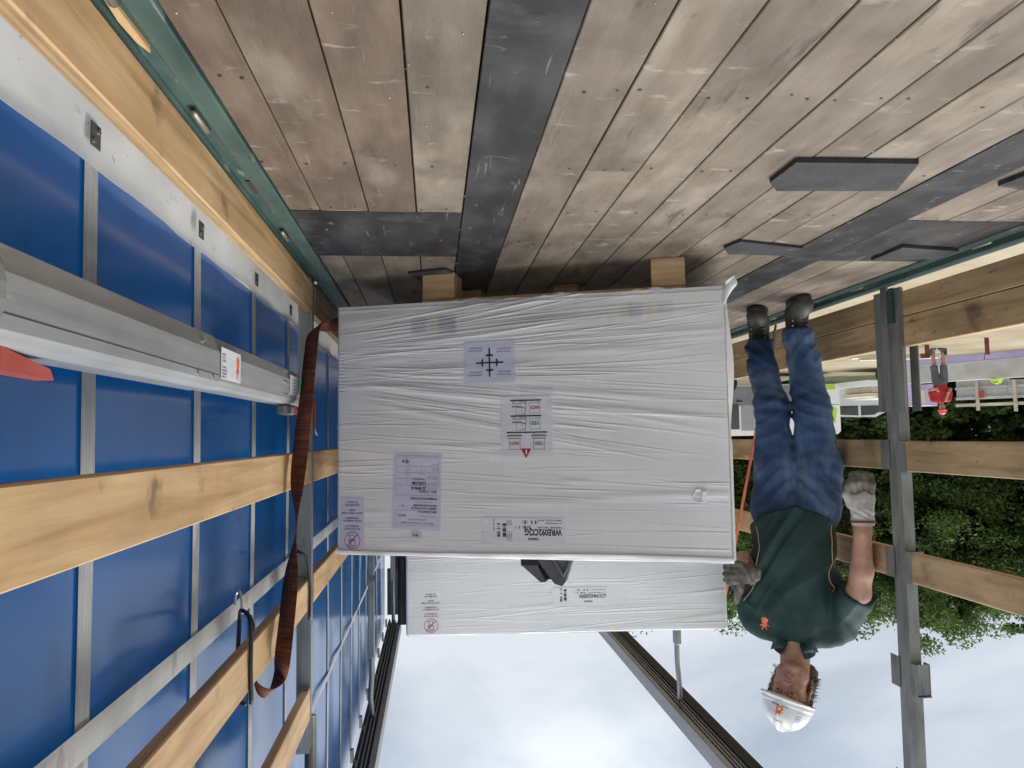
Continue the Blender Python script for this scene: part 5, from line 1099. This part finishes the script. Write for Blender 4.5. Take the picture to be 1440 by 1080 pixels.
# things on and behind the wall
t = thing('hard_hat', 'lime green hard hat resting on the concrete wall', 'hard hat', toW(3.9, -.02, .72), ang)
b = bmesh.new(); bmesh.ops.create_uvsphere(b, u_segments=20, v_segments=12, radius=.145); bmesh.ops.bisect_plane(b, geom=b.verts[:]+b.edges[:]+b.faces[:], plane_co=(0, 0, 0), plane_no=(0, 0, -1), clear_outer=True); me = bpy.data.meshes.new('shell'); b.to_mesh(me); b.free(); me.polygons.foreach_set('use_smooth', [True]*len(me.polygons))
M['lime'] = mat('lime_plastic', [(.42, .60, .03), (.50, .68, .05)], 8, rough=.4); M['limedark'] = mat('dark_lime_ribs', [(.06, .08, .01)], rough=.5)
obj('shell', me, M['lime'], t, loc=(0, 0, .008)); MB().tube([(.15*math.cos(a), .17*math.sin(a), .012) for a in np.linspace(0, 2*PI, 24)[:-1]], .010, 6, closed=True).build('brim', M['lime'], t, True)
for a in (-.5, 0, .5): MB().tube([(.148*math.cos(p)*math.cos(a) if 0 else .148*math.sin(a)*math.sin(p), .148*math.cos(p), .02+.145*math.sin(p)*math.cos(a)) for p in np.linspace(.5, 2.6, 9)], .012, 5).build('rib', M['limedark'], t)
q = MB().tube([toW(4.2, -.06, .735), toW(4.5, -.06, .75), toW(4.65, -.04, .735)], [.02, .035, .02], 7).tube([toW(4.62, -.06, .74), toW(4.95, -.08, .745)], .018, 6)
tag(q.build('power_drill', M['blackpvc'], None, True), 'dark hand tool lying on the wall beside the lime hard hat', 'tool')
q = MB().tube([toW(1.95, -.05, .735), toW(2.3, -.05, .74)], [.022, .018], 6); tag(q.build('hand_tool', M['blackpvc'], None, True), 'small dark tool lying on the wall between the worker and the lime hat', 'tool')
def wbox(name, x0, x1, y0, y1, z0, z1, m, label, cat, extra=None):
    t = thing(name, label, cat, toW(0, 0, 0), ang); MB().box(x0, x1, *yb(y0, y1), z0, z1, bev=.006).build('panel', m, t)
    return t
t = wbox('lavender_panel_stack', 1.05, 1.72, -1.6, -.9, .0, 1.34, M['lav'], 'stack of lavender foam panels left of the worker in red', 'foam panels')
for x, z in ((1.30, .90), (1.50, .88)): MB().box(x, x+.17, *yb(-.898, -.885), z-.02, z+.36).build('card', M['cream'], t)
for z in (.3, .62): MB().box(1.05, 1.72, *yb(-.899, -.893), z, z+.008).build('joint', M['webw'], t)
t = thing('formwork_fence', 'pale timber formwork fence with posts and rails behind the concrete wall', 'fence', toW(0, 0, 0), ang)
M['paletimber'] = mat('pale_timber', [(.46, .40, .30), (.56, .50, .39), (.62, .56, .46)], 2, (1.5, 10, 10), .75, mott=.2, mscale=2)
M['formw'] = mat('dusty_grey_formwork', [(.42, .42, .42), (.54, .54, .53), (.62, .62, .61)], 2, (1, 1, 1), .7, mott=.25, mscale=1.2)
for k in range(5): MB().box(1.9+k*1.42, 1.9+k*1.42+1.4, *yb(-2.6, -2.55), .52, 1.06).build('fence_panel', M['formw'], t)
MB().box(1.9, 9.2, *yb(-2.5, -2.44), 1.28, 1.37).build('rail', M['paletimber'], t); MB().box(1.9, 9.2, *yb(-2.53, -2.47), 1.08, 1.16).build('rail', M['formw'], t); MB().box(1.9, 9.2, *yb(-2.5, -2.44), .78, .84).build('rail', M['webw'], t)
for k in range(7): MB().box(2.5+k*1.0, 2.58+k*1.0, *yb(-2.44, -2.36), .0, 1.5+.06*(k % 3)).build('fence_post', M['paletimber'], t)
for x in (2.5, 4.3, 6.9): MB().box(x, x+.22, *yb(-2.43, -2.38), .9+.2*(x > 6), 1.12+.2*(x > 6)).build('red_clamp', M['red'], t)
# rusty stakes
M['rust'] = mat('rust_red_steel', [(.13, .028, .022), (.20, .045, .035)], 8, rough=.7)
for (x, y, w_, h, lab) in ((-11.9, 17.2, .10, .34, 'short rust red stake with bent top by the worker boots'), (-12.45, 15.9, .09, .40, 'rust red stake in the sand at the right of the worker')):
    q = MB().box(-w_/2, w_/2, -.02, .02, -.05, h, bev=.004)
    if 'bent' in lab: q.box(-w_/2-.0, w_/2+.10, -.02, .02, h-.12, h-.002)
    tag(q.build('stake', M['rust'], None, loc=(x, y, GZ), rot=(0, 0, .6)), lab, 'stake')
# timber trestle by the van
t = thing('timber_stack', 'small stack of pale timber lying on the sand before the van', 'timber', (-12.6, 19.6, GZ), .35)
for k in range(4): MB().box(-1.2, 1.1, -.16+k*.11, -.07+k*.11, 0, .07, bev=.004).build('timber', M['paletimber'], t)
for k in range(3): MB().box(-1.1, .9, -.14+k*.11, -.05+k*.11, .072, .13, bev=.004).build('timber', M['paletimber'], t)
# ---- vehicles
M['vanwhite'] = mat('white_van_paint', [(.78, .79, .80), (.84, .85, .86)], 2, rough=.3, coat=.5, mott=.04)
M['glass'] = mat('dark_vehicle_glass', [(.03, .035, .04), (.07, .08, .085)], 2, rough=.08, spec=.8)
M['glassgrey'] = mat('grey_window', [(.26, .27, .28), (.34, .35, .36)], 2, rough=.2)
M['vangrey'] = mat('grey_lower_panel', [(.16, .165, .17), (.22, .225, .23)], 3, rough=.5)
M['tyre'] = mat('tyre_rubber', [(.015, .015, .016)], rough=.8)
M['limedecal'] = mat('lime_decal', [(.48, .68, .04)], rough=.4)
def wheel(parent, x, y, r, w_=.2):
    o = MB().tube([(x, y-w_/2, r), (x, y+w_/2, r)], r, 22).build('wheel', M['tyre'], parent, True)
    MB().tube([(x, y-w_/2-.012, r), (x, y-w_/2+.02, r)], r*.55, 16).build('rim', M['greyplastic'], o, True)
va = Vector((-10.55, 25.6, GZ)); vb = Vector((-14.0, 24.9, GZ)); ang2 = math.atan2((vb-va).y, (vb-va).x)-PI
v = thing('delivery_van', 'white van with lime green slanted decals and grey windows behind the man', 'van', (-13.95, 24.95, GZ), math.atan2(.65, 3.4))
Lv = 4.15
MB().prism([(0, .42), (Lv, .42), (Lv, 1.75), (Lv-.25, 2.18), (.10, 2.16), (.0, 2.05)], 0, 1.8, lambda a, b, c: (a, c, b)).build('body', M['vanwhite'], v)
MB().box(1.6, Lv-.02, -.012, -.001, .45, 1.12).build('lower_panel', M['vangrey'], v)
MB().box(.15, 1.2, -.012, -.001, .45, .62).build('lower_panel', M['limedecal'], v)
for (x0, x1, z0, z1) in ((.52, 1.05, 1.18, 1.98), (2.9, 3.35, 1.12, 2.0), (3.42, 4.02, 1.05, 1.95)): MB().box(x0, x1, -.016, -.001, z0, z1).build('window', M['glassgrey'] if x0 < 3 else M['glass'], v)
for (a, b_, c_2) in ((.10, 1.30, 1.80), (1.9, .9, 1.7)): MB().prism([(a, b_), (a+.30, b_-.22), (a+.36, c_2-.42), (a+.08, c_2)], -.014, -.002, lambda p_, q_, r__: (p_, r__, q_)).build('decal', M['limedecal'], v)
MB().box(.02, Lv, -.006, -.0005, 1.13, 1.15).build('trim', M['vangrey'], v); MB().box(3.3, 3.5, -.05, -.012, .95, .99).build('door_handle', M['blackpvc'], v); MB().box(1.05, 1.3, -.04, -.012, .95, .99).build('door_handle', M['blackpvc'], v)
for x in (.8, 3.78): wheel(v, x, .05, .33)
c = thing('parked_car', 'white car with dark side windows parked under the trees beside the grey post', 'car', (-19.2, 29.2, GZ), math.atan2(.9, 2.6))
MB().prism([(0, .3), (4.3, .3), (4.3, .85), (3.9, 1.0), (3.2, 1.42), (1.2, 1.5), (.35, 1.05), (0, .9)], 0, 1.7, lambda a, b, q: (a, q, b)).build('body', M['vanwhite'], c)
for w2 in ([(.65, 1.02), (1.25, 1.40), (1.75, 1.42), (1.75, 1.02)], [(1.85, 1.02), (1.85, 1.42), (2.65, 1.38), (2.8, 1.02)], [(2.9, 1.02), (2.78, 1.36), (3.15, 1.30), (3.6, 1.02)]): MB().prism(w2, -.014, -.001, lambda a, b, q: (a, q, b)).build('window', M['glass'], c)
for x in (.9, 3.4): wheel(c, x, .05, .31)
for x in (1.2, 2.7): MB().box(x, x+.5, .1, .2, 1.46, 1.53).build('roof_bar', M['blackpvc'], c)
tr = thing('flatbed_trailer', 'pale flatbed trailer loaded with grey and tan boards beside the van', 'trailer', (-16.35, 24.2, GZ), math.atan2(-.3, 2.2)+.0)
MB().box(-.6, 2.3, -.4, 1.2, .40, .60, bev=.01).build('bed', M['vanwhite'], tr)
for x0, x1, z0, z1, k in ((-.4, 1.0, .6, .72, 'formw'), (-.3, .6, .73, .86, 'inkgrey'), (.7, 2.1, .6, .80, 'paletimber'), (-.5, 1.9, .87, 1.0, 'formw'), (1.0, 2.2, .82, .95, 'cream')): MB().box(x0, x1, -.35, 1.0, z0, z1, bev=.005).build('board_load', M[k], tr)
for x in (.2, .75, 1.7): wheel(tr, x, -.4, .23, .16)
# ---- the worker in red
M['redshirt'] = mat('red_tee', [(.34, .012, .014), (.46, .022, .024)], 8, rough=.8, mott=.15, mscale=6)
M['shorts'] = mat('grey_work_shorts', [(.075, .085, .10), (.11, .12, .14)], 8, rough=.8, mott=.2, mscale=6)
M['redhat'] = mat('red_hard_hat', [(.55, .035, .05)], rough=.35)
wk = thing('person', 'distant worker in red shirt, grey shorts and red hard hat on the sand', 'person', (-12.72, 17.95, GZ), .55); wk.scale = (.95, .95, .95)
def wbody(P):
    d = chain(P, [((-.115, 0, .06), .045), ((-.10, 0, .50), .055), ((-.09, 0, .88), .085)]); d = smin(d, chain(P, [((.135, .03, .06), .045), ((.11, 0, .50), .055), ((.09, 0, .88), .085)]), .03)
    d = smin(d, ell(P, (0, 0, .98), (.15, .10, .14)), .05); d = smin(d, ell(P, (0, -.01, 1.22), (.16, .10, .24)), .05)
    d = smin(d, chain(P, [((-.02, 0, 1.40), .06), ((.17, 0, 1.38), .05), ((.235, .03, 1.12), .042), ((.10, -.20, 1.10), .036), ((.06, -.24, 1.17), .034)], .02), .02)
    d = smin(d, chain(P, [((.02, 0, 1.40), .06), ((-.17, 0, 1.38), .05), ((-.235, .03, 1.12), .042), ((-.17, -.19, 1.22), .036), ((-.10, -.20, 1.42), .034)], .02), .02)
    d = smin(d, seg(P, (0, 0, 1.42), (-.015, -.03, 1.52), .06, .05), .02); d = smin(d, ell(P, (-.02, -.045, 1.60), (.075, .092, .11)), .02); d = smin(d, seg(P, (-.02, -.13, 1.61), (-.02, -.15, 1.58), .012, .014), .01)
    return d
sdf('body', (-.33, -.33, 0), (.33, .2, 1.75), .017, wbody, M['skin'], wk)
sdf('tee_shirt', (-.33, -.2, .85), (.33, .2, 1.5), .014, lambda P: np.maximum(smin(smin(ell(P, (0, -.005, 1.18), (.185, .128, .34)), seg(P, (-.02, 0, 1.39), (.17, 0, 1.38), .07, .07), .05), smin(chain(P, [((.02, 0, 1.39), .07), ((-.17, 0, 1.38), .07), ((-.215, .02, 1.22), .07)]), seg(P, (.17, 0, 1.38), (.215, .02, 1.22), .07, .07), .03), .03), np.maximum(.92-P[..., 2], P[..., 2]-1.455))+.006*snoise(P, 14, 3), M['redshirt'], wk)
sdf('work_shorts', (-.25, -.2, .4), (.25, .2, 1.05), .014, lambda P: np.maximum(smin(ell(P, (0, 0, .93), (.175, .125, .16)), smin(seg(P, (-.095, 0, .88), (-.11, 0, .45), .098, .09), seg(P, (.095, 0, .88), (.125, .01, .45), .098, .09), .01), .03), .47-P[..., 2])+.006*snoise(P, 14, 4), M['shorts'], wk)
bm2 = MB().prism([(-.10, 0), (.20, 0), (.20, .06), (.05, .11), (.03, .20), (-.09, .20)], -.05, .05, lambda a, b, q: (q, -a, b)).mesh('boot'); bm2.materials.append(M['boot'])
for x, y, rz in ((-.12, 0, .5), (.14, .03, -.2)): obj('boot', bm2, None, wk, loc=(x, y, 0), rot=(0, 0, rz))
sdf('hair', (-.12, -.14, 1.5), (.10, .1, 1.72), .013, lambda P: np.maximum(ell(P, (-.02, -.025, 1.62), (.083, .092, .10)), -(P[..., 1]+.06)), M['hair'], wk)
sdf('hard_hat', (-.18, -.24, 1.58), (.14, .14, 1.82), .011, lambda P: np.maximum(smin(ell(P, (-.02, -.04, 1.655), (.115, .135, .135)), ell(P, (-.02, -.09, 1.665), (.115, .14, .014)), .01), 1.655-P[..., 2]), M['redhat'], wk)
